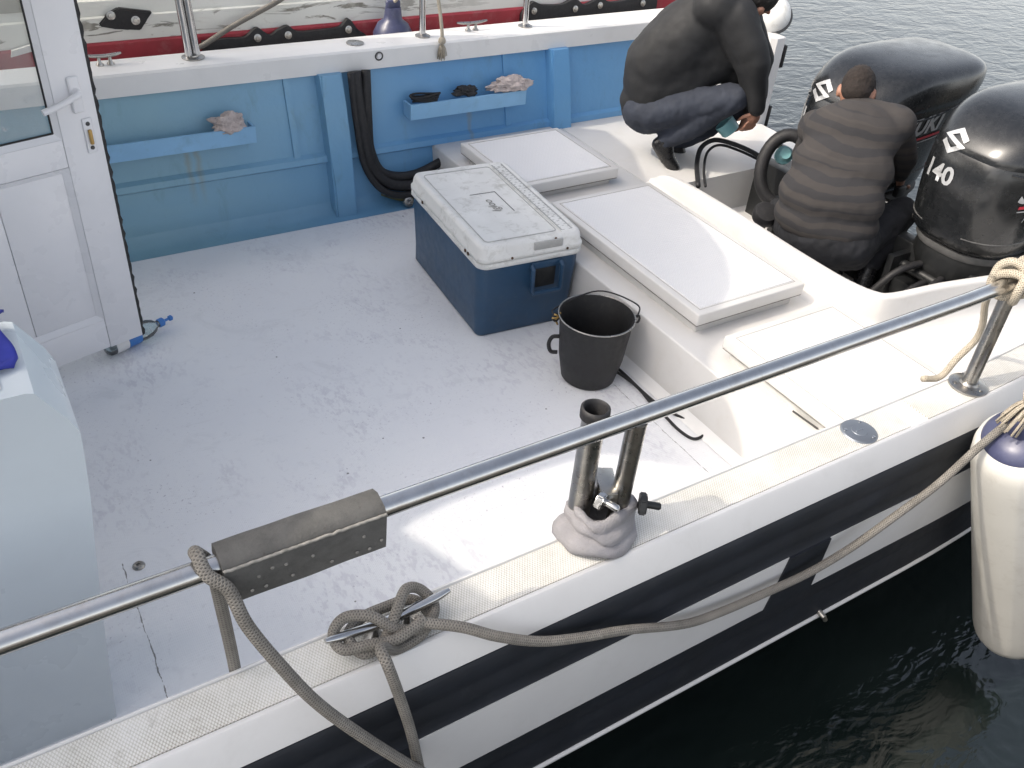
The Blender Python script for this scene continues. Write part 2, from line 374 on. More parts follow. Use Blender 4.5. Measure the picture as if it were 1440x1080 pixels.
def tube(bm, pts, r, seg=12, closed=False, caps=True, rfun=None):
    uvl = bm.loops.layers.uv.verify(); N = len(pts); pts = [Vector(p) for p in pts]
    T = []
    for i in range(N):
        if closed: t = pts[(i + 1) % N] - pts[i - 1]
        else: t = pts[min(i + 1, N - 1)] - pts[max(i - 1, 0)]
        T.append(t.normalized())
    ref = Vector((0, 0, 1)) if abs(T[0].z) < .9 else Vector((1, 0, 0))
    nrm = (ref - T[0] * ref.dot(T[0])).normalized(); rings = []; L = 0; Ls = []
    for i in range(N):
        if i: nrm = (nrm - T[i] * nrm.dot(T[i])).normalized(); L += (pts[i] - pts[i - 1]).length
        Ls.append(L); bn = T[i].cross(nrm); rr = rfun(i / (N - 1)) * r if rfun else r
        rings.append([bm.verts.new(pts[i] + (nrm * math.cos(2 * math.pi * k / seg) + bn * math.sin(2 * math.pi * k / seg)) * rr) for k in range(seg)])
    M_ = N if closed else N - 1
    for i in range(M_):
        j = (i + 1) % N; la, lb = Ls[i], (Ls[j] if j else L + (pts[0] - pts[-1]).length)
        for k in range(seg):
            k2 = (k + 1) % seg
            try: f = bm.faces.new((rings[i][k], rings[i][k2], rings[j][k2], rings[j][k]))
            except ValueError: continue
            for lp, uv in zip(f.loops, ((k / seg, la), ((k + 1) / seg, la), ((k + 1) / seg, lb), (k / seg, lb))): lp[uvl].uv = uv
    if caps and not closed:
        bm.faces.new(rings[0][::-1]); bm.faces.new(rings[-1])
def cyl(bm, a, b, r, seg=20, r2=None):
    a, b = Vector(a), Vector(b)
    tube(bm, [a, b], r, seg, rfun=(lambda t: 1 + (r2 / r - 1) * t) if r2 is not None else None)
def frame(axis):
    t = Vector(axis).normalized(); ref = Vector((0, 0, 1)) if abs(t.z) < .95 else Vector((1, 0, 0))
    u = (ref - t * ref.dot(t)).normalized(); return u, t.cross(u), t
def lathe(bm, prof, base, axis=(0, 0, 1), seg=32, fn=None):
    u, v, t = frame(axis); base = Vector(base); rings = []
    for r, h in prof:
        if r < 1e-5: rings.append([bm.verts.new(base + t * h)])
        else: rings.append([bm.verts.new(base + t * h + (u * math.cos(2 * math.pi * k / seg) + v * math.sin(2 * math.pi * k / seg)) * (r if fn is None else fn(r, h, k / seg))) for k in range(seg)])
    for A, Bq in zip(rings, rings[1:]):
        for k in range(seg):
            k2 = (k + 1) % seg
            if len(A) == 1 and len(Bq) == 1: continue
            if len(A) == 1: bm.faces.new((A[0], Bq[k], Bq[k2]))
            elif len(Bq) == 1: bm.faces.new((A[k], A[k2], Bq[0]))
            else: bm.faces.new((A[k], A[k2], Bq[k2], Bq[k]))
def prism(bm, poly, z0, z1, bev=0):
    """poly: list of (x,y) -> solid between z0 and z1"""
    lo = [bm.verts.new((x, y, z0)) for x, y in poly]; hi = [bm.verts.new((x, y, z1)) for x, y in poly]
    n = len(poly); tf = bm.faces.new(hi); bm.faces.new(lo[::-1])
    for i in range(n): bm.faces.new((lo[i], lo[(i + 1) % n], hi[(i + 1) % n], hi[i]))
    if bev: bmesh.ops.bevel(bm, geom=list(tf.edges), offset=bev, segments=3, profile=.5, affect='EDGES')
def rrect(hx, hy, r, n=6):
    out = []
    for cx, cy, a0 in ((hx - r, hy - r, 0), (-hx + r, hy - r, 90), (-hx + r, -hy + r, 180), (hx - r, -hy + r, 270)):
        for k in range(n + 1):
            a = R_(a0 + 90 * k / n); out.append((cx + r * math.cos(a), cy + r * math.sin(a)))
    return out
def loft(bm, rings, cap0=True, cap1=True, closed=True):
    V = [[bm.verts.new(p) for p in r] for r in rings]
    n = len(V[0])
    for A, Bq in zip(V, V[1:]):
        for k in range(n if closed else n - 1):
            k2 = (k + 1) % n; bm.faces.new((A[k], A[k2], Bq[k2], Bq[k]))
    if cap0: bm.faces.new(V[0][::-1])
    if cap1: bm.faces.new(V[-1])
def extrude_x(bm, prof, x0, x1, n=1, yfun=None):
    """prof: closed list of (y,z) swept along x"""
    loft(bm, [[(x0 + (x1 - x0) * i / n, y + (yfun(x0 + (x1 - x0) * i / n) if yfun else 0), z) for y, z in prof] for i in range(n + 1)])
def wrinkle(bm, amp, scale, seed=0):
    bm.normal_update()
    for v in bm.verts:
        v.co += v.normal * (mn.fractal(v.co * scale + Vector((seed, seed * 2, 0)), 1.0, 2.0, 4) * amp)
def xf(bm, mat): bmesh.ops.transform(bm, matrix=mat, verts=bm.verts[:])

def blob(prims, voxel=.012, smooth=6, wr=None):
    """prims: ('c', a, b, ra, rb) tapered limbs or ('e', centre, (rx,ry,rz), Matrix3) -> one continuous skin"""
    bm = B()
    for p in prims:
        if p[0] == 'c':
            a, b, ra, rb = Vector(p[1]), Vector(p[2]), p[3], p[4]
            L = (b - a).length; prof = [(0, -ra)]
            for k in range(1, 6): prof.append((ra * math.sin(R_(18 * k)), -ra * math.cos(R_(18 * k))))
            for k in range(0, 6): prof.append((rb * math.cos(R_(18 * k)), L + rb * math.sin(R_(18 * k))))
            prof[-1] = (0, L + rb) if True else None
            lathe(bm, prof, a, (b - a) if L > 1e-5 else (0, 0, 1), 20)
        else:
            c, r = Vector(p[1]), p[2]; Rm = p[3] if len(p) > 3 else Matrix.Identity(3)
            q = bmesh.ops.create_uvsphere(bm, u_segments=24, v_segments=16, radius=1)
            mt = Matrix.Translation(c) @ Rm.to_4x4() @ Matrix.Diagonal((*r, 1))
            bmesh.ops.transform(bm, matrix=mt, verts=q['verts'])
    me = bpy.data.meshes.new('tmp'); bmesh.ops.recalc_face_normals(bm, faces=bm.faces[:]); bm.to_mesh(me); bm.free()
    o = bpy.data.objects.new('tmp', me); COL.objects.link(o)
    m = o.modifiers.new('r', 'REMESH'); m.mode = 'VOXEL'; m.voxel_size = voxel
    if smooth: m = o.modifiers.new('s', 'SMOOTH'); m.iterations = smooth; m.factor = .5
    dg = bpy.context.evaluated_depsgraph_get(); ev = o.evaluated_get(dg)
    me2 = bpy.data.meshes.new_from_object(ev); bpy.data.objects.remove(o); bpy.data.meshes.remove(me)
    r = B(); r.from_mesh(me2); bpy.data.meshes.remove(me2)
    if wr: 
        for amp, sc in wr: wrinkle(r, amp, sc)
    return r
def text_bm(body, size, shear=0, extrude=0, bold=0):
    cu = bpy.data.curves.new('t', 'FONT'); cu.body = body; cu.size = size; cu.shear = shear; cu.offset = bold
    cu.align_x = 'LEFT'; cu.resolution_u = 3; cu.extrude = extrude
    o = bpy.data.objects.new('t', cu); COL.objects.link(o)
    me = bpy.data.meshes.new_from_object(o.evaluated_get(bpy.context.evaluated_depsgraph_get()))
    bpy.data.objects.remove(o); bm = B(); bm.from_mesh(me); bpy.data.meshes.remove(me); return bm

# ------------------------------------------------------------------ the setting: water, quay
bm = B(); bmesh.ops.create_grid(bm, x_segments=1, y_segments=1, size=400)
bmesh.ops.translate(bm, verts=bm.verts[:], vec=(0, 0, -.40))
o = obj('water', bm, M['water']); o['kind'] = 'structure'
bm = B(); box(bm, (-14, -8, -3), (14, -.55, .75), .03)
o = obj('quay', bm, M['concrete']); o['kind'] = 'structure'

# ------------------------------------------------------------------ our boat
boat = thing('fishing_boat', 'white open fishing boat with black striped hull and blue inner bulwark', 'boat', (1.8, 2.8, -.4))
ZG = .85
# cockpit floor
bm = B(); prism(bm, [(-3, 1.105), (2.37, 1.105), (2.37, 4.47), (-3, 4.47)], -.05, 0)
obj('cockpit_floor', bm, M['deck'], boat)
# raised aft deck, step front at x=2.36
bm = B(); prism(bm, [(2.36, 1.105), (3.24, 1.105), (3.24, 4.47), (2.36, 4.47)], .0, .3, .012)
prism(bm, [(3.238, 3.46), (4.56, 3.46), (4.56, 4.47), (3.238, 4.47)], -.02, .2985)
prism(bm, [(3.238, 1.16), (4.4, 1.16), (4.4, 1.80), (3.238, 1.90)], .0, .2985)
obj('aft_deck', bm, M['coaming'], boat, 40)
# cove fillet at the step
bm = B(); loft(bm, [[(2.362, y, .05), (2.350, y, .018), (2.325, y, .003), (2.362, y, .001)] for y in (1.12, 4.40)])
obj('step_cove', bm, M['gelcoat'], boat, 60)
# engine well floor and transom
bm = B(); prism(bm, [(3.22, 1.88), (4.02, 1.88), (4.02, 3.47), (3.22, 3.47)], -.06, .06, .01)
obj('engine_well_floor', bm, M['gelcoat'], boat, 40)
bm = B(); prism(bm, [(4.02, 1.88), (4.10, 1.88), (4.10, 3.45), (4.02, 3.45)], -.4, .36, .02)
obj('transom', bm, M['gelcoat'], boat, 40)
# hatches
def hatch(x0, x1, y0, y1, zt, label):
    bm = B()
    box(bm, (x0 + .03, y0 + .03, .28), (x1 - .03, y1 - .03, zt - .012), .004)
    h = obj('hatch_coaming', bm, M['coaming'], boat, 40)
    bm = B(); box(bm, (x0 + .004, y0 + .004, zt - .0625), (x1 - .004, y1 - .004, zt - .0585)); obj('hatch_gap_line', bm, M['seam'], boat)  # grey strip added to draw the dark gap between lid and coaming
    bm = B(); box(bm, (x0, y0, zt - .058), (x1, y1, zt), .007, 3)
    h = obj('hatch_lid', bm, M['coaming'], boat, 40, label=label)
    bm = B(); box(bm, (x0 + .04, y0 + .04, zt - .002), (x1 - .04, y1 - .04, zt + .003), .002, 1)
    obj('nonskid_panel', bm, M['hatch'], h, 40)
    bm = B()
    tube(bm, [(x0 + .033, y0 + .033, zt), (x1 - .033, y0 + .033, zt), (x1 - .033, y1 - .033, zt), (x0 + .033, y1 - .033, zt)], .0014, 6, closed=True)
    obj('panel_edge', bm, M['seam'], h)
hatch(2.455, 3.09, 2.22, 3.36, .412, 'long middle hatch lid half in sunlight')
hatch(2.41, 3.07, 3.60, 4.22, .395, 'far square hatch lid in shade')
hatch(2.455, 3.09, 1.24, 2.06, .408, 'near hatch lid in full sun')
bm = B(); tube(bm, [PZ(1115, 578, .306), PZ(1150, 603, .306)], .004, 6); obj('drain_slot', bm, M['black_ink'], boat)
# engine well coaming: rounded wall that curves from the far deck to the near quarter
path = [(3.235, 3.52), (3.22, 3.34), (3.195, 2.80), (3.187, 2.36), (3.195, 2.11), (3.235, 1.965), (3.32, 1.905), (3.60, 1.86), (3.93, 1.785), (4.15, 1.75), (4.4, 1.72)]
tops = [.34, .42, .452, .456, .458, .46, .462, .47, .48, .49, .50]
pc = catmull([(a, b, c) for (a, b), c in zip(path, tops)], 8)
rings = []
for i, p in enumerate(pc):
    t = (pc[min(i + 1, len(pc) - 1)] - pc[max(i - 1, 0)]); t.z = 0; t.normalize()
    n = Vector((t.y, -t.x, 0))      # inward (towards the cockpit)
    if n.x > 0 and i < 20: n = -n
    def q(d, z): return (p.x - 0 + n.x * d, p.y + n.y * d, z)
    zt = p.z
    rings.append([q(.075, .29), q(.034, .304), q(.014, .322), q(.004, min(.35, zt - .02)), q(.0, zt - .014), q(-.004, zt - .003), q(-.010, zt), q(-.036, zt), q(-.043, zt - .004), q(-.046, zt - .016), q(-.05, -.02)])
bm = B(); loft(bm, rings); obj('well_coaming', bm, M['coaming'], boat, 50)

# near gunwale: capping, lip, rubbing face
def yb(x):  # the side draws in towards the stern
    return 0 if x < 2.3 else .10 * ((x - 2.3) / 1.2) ** 2
prof = [(1.122, .845), (1.122, .854), (1.120, .858), (1.116, .858), (1.113, .852), (1.014, .852), (1.0125, .856), (1.007, .858), (1.002, .857), (.996, .850), (.968, .778), (.985, .774), (1.10, .774), (1.13, .80)]
bm = B(); extrude_x(bm, prof, -2.5, 3.4, 48, yb); obj('near_gunwale', bm, M['gelcoat_face'], boat, 32)
bm = B()
for a, b in ((-2.5, 2.085), (2.165, 2.98), (3.05, 3.38)):
    extrude_x(bm, [(1.1115, .8525), (1.1115, .8555), (1.0155, .8555), (1.0155, .8525)], a, b, 12, yb)
obj('gunwale_nonskid', bm, M['nonskid'], boat)
bm = B(); extrude_x(bm, [(1.115, .8455), (1.115, .002), (1.08, .002), (1.09, .82)], -2.5, 3.3, 24, yb)
obj('near_inner_side', bm, M['gelcoat'], boat)
# near hull: black moulding bands, white stripe, chine
bm = B()
hp = [(.966, .776), (.960, .765), (.958, .722), (.9605, .712), (.9605, .700), (.957, .690), (.955, .655), (.961, .645), (.960, .612), (.954, .602)]
extrude_x(bm, hp + [(1.06, .602), (1.06, .776)], -2.5, 3.36, 40, yb)
obj('upper_black_moulding', bm, M['navy'], boat, 30)
bm = B(); extrude_x(bm, [(.953, .600), (.951, .50), (.951, .40), (1.05, .40), (1.05, .60)], -2.5, 3.36, 40, yb)
obj('hull_side', bm, M['gelcoat_face'], boat, 30)
bm = B()
def patch(pts): # black fields in the white stripe
    vs = [(x, .9475, z) for x, z in pts]; vb = [(x, .956, z) for x, z in pts]
    loft(bm, [vs, vb])
patch([(1.635, .602), (1.795, .602), (1.790, .398), (1.600, .398)])
obj('black_stripe_field', bm, M['navy'], boat); bm = B()
patch([(-2.5, .602), (.505, .602), (.50, .398), (-2.5, .398)])
obj('black_stripe_field', bm, M['navy'], boat)
bm = B(); extrude_x(bm, [(.950, .398), (.957, .392), (.957, .332), (.9595, .322), (.9595, .305), (.956, .294), (.954, .20), (1.05, .20), (1.05, .398)], -2.5, 3.36, 40, yb)
obj('lower_black_moulding', bm, M['navy'], boat, 30)
bm = B(); extrude_x(bm, [(.953, .198), (.947, .192), (.947, .186), (.958, .182), (1.05, .182), (1.05, .198)], -2.5, 3.36, 40, yb)
obj('chine_strip', bm, M['gelcoat_face'], boat, 30)
bm = B(); extrude_x(bm, [(.985, .174), (1.18, -.20), (1.40, -.60), (4.2, -.60), (4.5, -.20), (4.62, -.06), (1.12, -.06), (1.09, .174)], -2.5, 4.08, 20, lambda x: 0)
obj('hull_bottom', bm, M['navy'], boat, 30)
bm = B(); p = PY(1160, 868, .93)
cyl(bm, (p.x, .97, p.z + .004), (p.x, .932, p.z - .004), .009); cyl(bm, (p.x, .935, p.z), (p.x + .006, .928, p.z - .016), .007)
obj('drain_outlet', bm, M['steel_dull'], boat, 40)

# far side: bulwark wall, gunwale
def yw(z): return 4.42 + .16 * (z / .75) ** 1.3
bm = B()
wp = [(yw(z), z) for z in (0, .06, .20)] + [(yw(.29) - .0, .285), (yw(.29) - .022, .30), (yw(.33) - .022, .33), (yw(.35), .345)] + [(yw(z), z) for z in (.42, .55, .68, .76)]
extrude_x(bm, wp + [(4.66, .76), (4.60, -.02)], -3, 4.50, 60)
obj('blue_bulwark', bm, M['blue'], boat, 40)
bm = B(); extrude_x(bm, [(4.30, .001), (4.36, .005), (4.415, .035), (4.428, .07), (4.44, .0)], -3, 2.355, 4)
obj('bulwark_cove', bm, M['blue'], boat, 60)
bm = B(); extrude_x(bm, [(4.545, .745), (4.545, .842), (4.556, .852), (4.70, .852), (4.765, .852), (4.79, .84), (4.80, .80), (4.80, .745)], -3, 4.60, 30)
obj('far_gunwale', bm, M['gelcoat'], boat, 40)
bm = B(); extrude_x(bm, [(4.66, .75), (4.79, .75), (4.80, .1), (4.6, -.5), (4.5, -.5), (4.62, .1)], -3, 4.58, 10)
obj('far_hull_side', bm, M['gelcoat_face'], boat, 40)
bm = B(); prism(bm, [(4.50, 4.03), (4.53, 4.0), (4.60, 4.0), (4.605, 4.02), (4.605, 4.80), (4.48, 4.80), (4.48, 4.545), (4.36, 4.544), (4.44, 4.48), (4.48, 4.38)], -.3, .8535, .010)
obj('quarter_wall', bm, M['gelcoat_face'], boat, 40)
for z in (.73, .34):
    bm = B(); box(bm, (4.606, 3.995, z - .07), (4.632, 4.05, z + .07), .006)
    obj('corner_rubber', bm, M['rubber'], boat, 40)
def rib(x0, x1, z0=0):
    bm = B(); loft(bm, [[(x0, yw(z) + .03, z), (x0 + .008, yw(z) - .075, z), (x1 - .008, yw(z) - .075, z), (x1, yw(z) + .03, z)] for z in (z0, .2, .4, .6, .75)])
    bmesh.ops.bevel(bm, geom=[e for e in bm.edges if abs(e.verts[0].co.z - e.verts[1].co.z) > .05], offset=.01, segments=2, affect='EDGES')
    obj('bulwark_rib', bm, M['blue'], boat, 40)
rib(1.70, 1.84); rib(3.17, 3.31, .3)
# small moulded corner strip left of the first rib
bm = B(); loft(bm, [[(1.52, yw(z) + .02, z), (1.525, yw(z) - .012, z), (1.56, yw(z) - .012, z), (1.565, yw(z) + .02, z)] for z in (.30, .5, .75)])
obj('bulwark_batten', bm, M['blue'], boat, 40); bm = B()
loft(bm, [[(2.86, yw(z) + .02, z), (2.865, yw(z) - .012, z), (2.90, yw(z) - .012, z), (2.905, yw(z) + .02, z)] for z in (.34, .5, .75)])
obj('bulwark_batten', bm, M['blue'], boat, 40)
def tray(x0, x1):
    bm = B(); y0 = 4.405
    box(bm, (x0, y0, .485), (x1, y0 + .012, .57)); box(bm, (x0 + .001, y0 + .0125, .485), (x1 - .001, 4.50, .497))
    box(bm, (x0, y0 + .0125, .4975), (x0 + .012, 4.50, .567)); box(bm, (x1 - .012, y0 + .0125, .4975), (x1, 4.50, .567))
    obj('shelf_tray', bm, M['blue_tray'], boat)
tray(-.1, 1.31); tray(2.19, 2.95)
# coiled hoses clipped in the recess behind the rib
bm = B()
tube(bm, catmull([(1.90, 4.50, .76), (1.905, 4.46, .60), (1.92, 4.43, .42), (1.95, 4.41, .25), (2.05, 4.38, .14), (2.22, 4.36, .12), (2.42, 4.36, .17), (2.52, 4.40, .22)], 8), .034, 14)
tube(bm, catmull([(1.965, 4.50, .76), (1.95, 4.46, .66), (1.945, 4.44, .50), (1.955, 4.43, .33), (2.02, 4.40, .20), (2.2, 4.38, .17), (2.42, 4.38, .24), (2.54, 4.42, .27)], 8), .026, 14)
tube(bm, catmull([(1.87, 4.48, .76), (1.88, 4.44, .5), (1.91, 4.40, .25), (2.02, 4.35, .10), (2.22, 4.33, .075), (2.44, 4.34, .12), (2.55, 4.38, .17)], 8), .02, 12)
obj('engine_hose', bm, M['rubber'], boat, 180)
bm = B(); tube(bm, catmull([(2.0, 4.39, .085), (2.12, 4.35, .045), (2.3, 4.33, .035), (2.5, 4.36, .07)], 8), .016, 10); obj('fuel_hose', bm, M['olive'], boat, 180)
bm = B(); lathe(bm, [(0, 0), (.03, 0), (.034, .012), (.026, .03), (.014, .032), (.012, .02), (0, .018)], (2.14, 4.335, .03), (-.2, -1, .5), 20); obj('drain_fitting', bm, M['steel_dull'], boat, 40)
# light chafing end of the hoses
bm = B(); lathe(bm, [(0, 0), (.04, 0), (.045, .05), (.03, .06), (0, .06)], (2.50, 4.39, .21), (1, .4, .4), 14); wrinkle(bm, .01, 30); obj('hose_boot', bm, M['rubber'], boat, 60)

# ---- fittings of the far gunwale
def stanchion(x, y, r=.018, h=.62, double=False, lab=None):
    bm = B()
    if double:
        cyl(bm, (x - .018, y, .853), (x - .05, y + .01, .853 + h), r); cyl(bm, (x + .02, y + .004, .853), (x - .012, y + .014, .853 + h), r)
    else: cyl(bm, (x, y, .853), (x - .01, y + .005, .853 + h), r)
    s = obj('stanchion', bm, M['steel'], boat, 60, label=lab)
    bm = B(); k = 1.3 if double else 1
    lathe(bm, [(0, 0), (.043 * k, 0), (.043 * k, .005), (.03, .010), (.022 * k, .016), (0, .018)], (x, y, .853), seg=28)
    obj('base_flange', bm, M['steel_dull'], s, 40); return s
stanchion(1.112, 4.68, .019, .7, True, 'double stainless stanchion on the far gunwale'); stanchion(2.39, 4.67); stanchion(3.075, 4.67)
bm = B(); p0 = (-2.0, 4.70, 1.47); tube(bm, [(-2, 4.69, 1.475), (4.55, 4.68, 1.475)], .019, 14); obj('far_rail', bm, M['steel'], boat, 60)
def mini_cleat(x, y, L=.085, mat='steel'):
    bm = B(); z = .852
    for s in (-1, 1): lathe(bm, [(.018, 0), (.018, .006), (.009, .014), (.008, .038), (0, .04)], (x + s * .025, y, z), seg=14)
    tube(bm, catmull([(x - L, y, z + .050), (x - L * .5, y, z + .044), (x, y, z + .042), (x + L * .5, y, z + .044), (x + L, y, z + .050)], 4), .009, 10, rfun=lambda t: 1 - .45 * abs(2 * t - 1) ** 3)
    obj('deck_cleat', bm, M[mat], boat, 60)
mini_cleat(2.72, 4.69, .10, 'steel_dull'); mini_cleat(.70, 4.70, .08, 'steel_dull')
bm = B(); lathe(bm, [(0, 0), (.048, 0), (.048, .004), (.03, .007), (0, .008)], (1.975, 4.66, .8535), seg=28); obj('deck_plate', bm, M['steel_dull'], boat, 40)
bm = B(); p = PY(533, 79, 4.543)
lathe(bm, [(.024, 0), (.024, .004), (.018, .006), (.017, .001)], (p.x, 4.5445, p.z), (0, -1, 0), 24); obj('drain_ring', bm, M['black_ink'], boat, 40)
bm = B(); lathe(bm, [(0, 0), (.013, 0), (.013, .008), (0, .01)], (p.x, 4.5445, p.z), (0, -1, 0), 20); obj('drain_button', bm, M['pvc'], boat, 40)

# ---- near rail, stanchions, rod holder
def yr(x): return 1.08
bm = B(); tube(bm, [(-2.0, 1.08, 1.205), (-.6, 1.08, 1.205), (1.0, 1.08, 1.205), (2.2, 1.08, 1.205), (2.42, 1.085, 1.205), (2.75, 1.10, 1.21), (3.3, 1.16, 1.22)], .0205, 28)
obj('near_rail', bm, M['steel'], boat, 60)
bm = B(); cyl(bm, (2.414, 1.066, .853), (2.435, 1.083, 1.20), .0215, 28); s = obj('stanchion', bm, M['steel_dull'], boat, 60, label='dull near stanchion with a rusty oval base')
bm = B(); lathe(bm, [(0, 0), (.058, 0), (.058, .006), (.05, .010), (.030, .013), (.026, .02), (0, .021)], (2.414, 1.066, .856), seg=36)
for a in (30, 150, 270): lathe(bm, [(.006, 0), (.006, .002), (0, .003)], (2.414 + .043 * math.cos(R_(a)), 1.066 + .043 * math.sin(R_(a)), .867), seg=10)
obj('base_flange', bm, M['steel_dull'], s, 40)
bm = B(); cyl(bm, (1.075, 1.075, .853), (1.085, 1.081, 1.19), .0225, 28); s = obj('stanchion', bm, M['steel_dull'], boat, 60, label='middle stanchion wrapped with a towel')
RX, RY = 1.005, 1.13
bm = B(); lathe(bm, [(.024, .0), (.027, 0), (.027, .335), (.030, .345), (.031, .352), (.029, .356), (.0255, .352), (.024, .34), (.024, .0)], (RX, RY, .862), seg=32)
rh = obj('rod_holder', bm, M['steel_dull'], boat, 60)
bm = B(); lathe(bm, [(.0, .0), (.0235, .0), (.0235, .004)], (RX, RY, 1.0), seg=24)
obj('socket_lining', bm, M['rubber'], rh, 60)
bm = B(); lathe(bm, [(.0275, -.012), (.0325, -.010), (.0330, .004), (.0325, .013), (.028, .016), (.0235, .010), (.0232, -.05)], (RX, RY, 1.207), seg=32); obj('rim_ring', bm, M['rubber'], rh, 60)
bm = B()
box(bm, (-.022, -.045, -.022), (.022, .045, .022), .005, rot=Matrix.Rotation(R_(-28), 3, 'Z')); bmesh.ops.translate(bm, verts=bm.verts[:], vec=(1.055, 1.108, .985))
obj('tube_clamp', bm, M['steel_dull'], rh, 40)
def wing(c, ang, mat, sc=1):
    bm = B(); pts = [(-.030, -.012), (-.026, .014), (-.010, .022), (.006, .014), (.026, .020), (.033, .006), (.028, -.016), (.004, -.012), (-.016, -.022)]
    rg = [[(x * sc, t, z * sc) for x, z in pts] for t in (-.009, .009)]
    loft(bm, rg); bmesh.ops.bevel(bm, geom=bm.edges[:], offset=.003, segments=2, affect='EDGES')
    lathe(bm, [(.009, 0), (.009, .03), (.006, .034), (0, .034)], (0, -.008, 0), (0, -1, 0), 12)
    xf(bm, Matrix.Translation(c) @ Matrix.Rotation(R_(ang), 4, 'Z') @ Matrix.Rotation(R_(25), 4, 'Y'))
    return obj('clamp_knob', bm, mat, rh, 40)
wing((1.025, 1.075, .985), 20, M['steel'], 1.0); wing((1.115, 1.04, .965), 50, M['engine_low'], 1.05)
bm = B(); p = PZ(1208, 607, .856)
lathe(bm, [(0, .006), (.022, .006), (.023, .0045), (.046, .0045), (.050, .003), (.052, 0)], (p.x, p.y, .8558), seg=40)
fc = obj('filler_cap', bm, M['chrome_dark'], boat, 40)
for a in (40, 150, 290):
    bm = B(); lathe(bm, [(.0045, 0), (.0045, .002), (0, .0032)], (p.x + .041 * math.cos(R_(a)), p.y + .041 * math.sin(R_(a)), .8602), seg=10)
    obj('cap_screw', bm, M['steel'], fc, 40)
bm = B(); box(bm, (p.x - .013, p.y - .0015, .8617), (p.x + .013, p.y + .0015, .8627))
obj('cap_slot', bm, M['steel'], fc, 40)
bm = B(); lathe(bm, [(0, .003), (.006, .003), (.007, .008), (.015, .009), (.02, .004), (.021, 0)], (.141, 2.285, 0), seg=24); obj('deck_screw', bm, M['steel_dull'], boat, 40)

# ---- big horn cleat on the near gunwale
cA, cB = PZ(458, 907, .90), PZ(632, 835, .90); cc = (cA + cB) / 2; cdv = (cB - cA).normalized(); chl = (cB - cA).length / 2
bm = B()
tube(bm, catmull([cA + Vector((0, 0, .012)), cA + cdv * .05 + Vector((0, 0, .003)), cc + Vector((0, 0, -.004)), cB - cdv * .05 + Vector((0, 0, .003)), cB + Vector((0, 0, .012))], 8), .0105, 14, rfun=lambda t: 1 - .5 * abs(2 * t - 1) ** 4)
for s in (-1, 1):
    q = cc + cdv * .035 * s
    lathe(bm, [(.022, 0), (.022, .005), (.012, .012), (.010, .045)], (q.x, q.y, .854), seg=18)
obj('horn_cleat', bm, M['steel'], boat, 60)

# ---- console (cabinet) at the left
def con_ring(y):
    k = (y - 1.75)
    prof = [(-.047, 0), (-.020, .28), (.006, .52), (.030, .72), (.045, .835), (.058, .98), (.061, 1.03), (.045, 1.075), (-.004, 1.162), (-.02, 1.168)]
    return [(x, y, z) for x, z in prof] + [(-1.1, y, 1.168), (-1.1, y, 0)]
bm = B(); loft(bm, [con_ring(y) for y in (1.75, 1.752, 2.045, 2.05)]); 
obj('console', bm, M['console'], boat, 25)
bm = B(); box(bm, (-1.1, 1.78, 1.169), (-.06, 2.02, 1.176), .004); obj('console_top', bm, M['gelcoat'], boat, 30)

# ---- wheelhouse and canopy (left of and above the picture; they shade the cockpit)
bm = B(); box(bm, (-3.0, 1.35, .01), (-1.35, 4.3, 2.28), .02); box(bm, (-1.349, 3.28, .01), (-.33, 4.28, .05))
box(bm, (-.40, 3.27, .051), (-.34, 3.33, 2.28), .005); box(bm, (-1.349, 4.26, .06), (-.345, 4.32, 2.28))
obj('wheelhouse', bm, M['gelcoat'], boat)
shade_outline = [(-3.1, 1.25), (-.85, 1.30), (-.95, 1.75), (-1.20, 2.45), (-1.22, 2.66), (-.45, 2.66), (-.22, 2.53), (.02, 2.33), (.25, 2.36), (.46, 2.62), (.70, 2.72), (.90, 2.86), (1.06, 3.08), (1.17, 3.42), (1.20, 3.9), (1.20, 5.0), (-3.1, 5.0)]  # unseen overhead sun blocker, outline shaped from the shadow edge on the deck
rc = catmull([(x, y, 0) for x, y in shade_outline], 4, True)
bm = B(); prism(bm, [(p.x, p.y) for p in rc], 2.30, 2.34); obj('shade_canopy', bm, M['gelcoat'], boat)

# ---- door, swung open
E0 = PZ(200, 465, .12); U = Vector((.964, .267, 0)).normalized(); N_ = Vector((U.y, -U.x, 0))   # N_ faces the camera side
def dm(bm): xf(bm, Matrix(((U.x, -N_.x, 0, E0.x), (U.y, -N_.y, 0, E0.y), (0, 0, 1, E0.z), (0, 0, 0, 1))))   # local x=along door, y=away from viewer, z=up
W = .80; TOPZ = 1.85
bm = B()
box(bm, (-.014 - .14, -.028, -.002), (-.012, .028, TOPZ), .004)                 # lock stile
box(bm, (-W, -.028, -.002), (-W + .13, .028, TOPZ), .004)                         # hinge stile
box(bm, (-W + .131, -.026, 0), (-.155, .026, .135), .003)                    # bottom rail
box(bm, (-W + .131, -.026, .80), (-.155, .026, .905), .003)                      # mid rail
box(bm, (-W + .131, -.026, TOPZ - .12), (-.155, .026, TOPZ - .002), .003)
dm(bm); door = obj('door', bm, M['pvc'], boat, 30)
bm = B()
for a, b in ((-W + .13, -.42), (-.418, -.154)): box(bm, (a, -.010, .134), (b, .010, .801), .003)
dm(bm); obj('door_panel', bm, M['pvc'], door, 30)
bm = B()
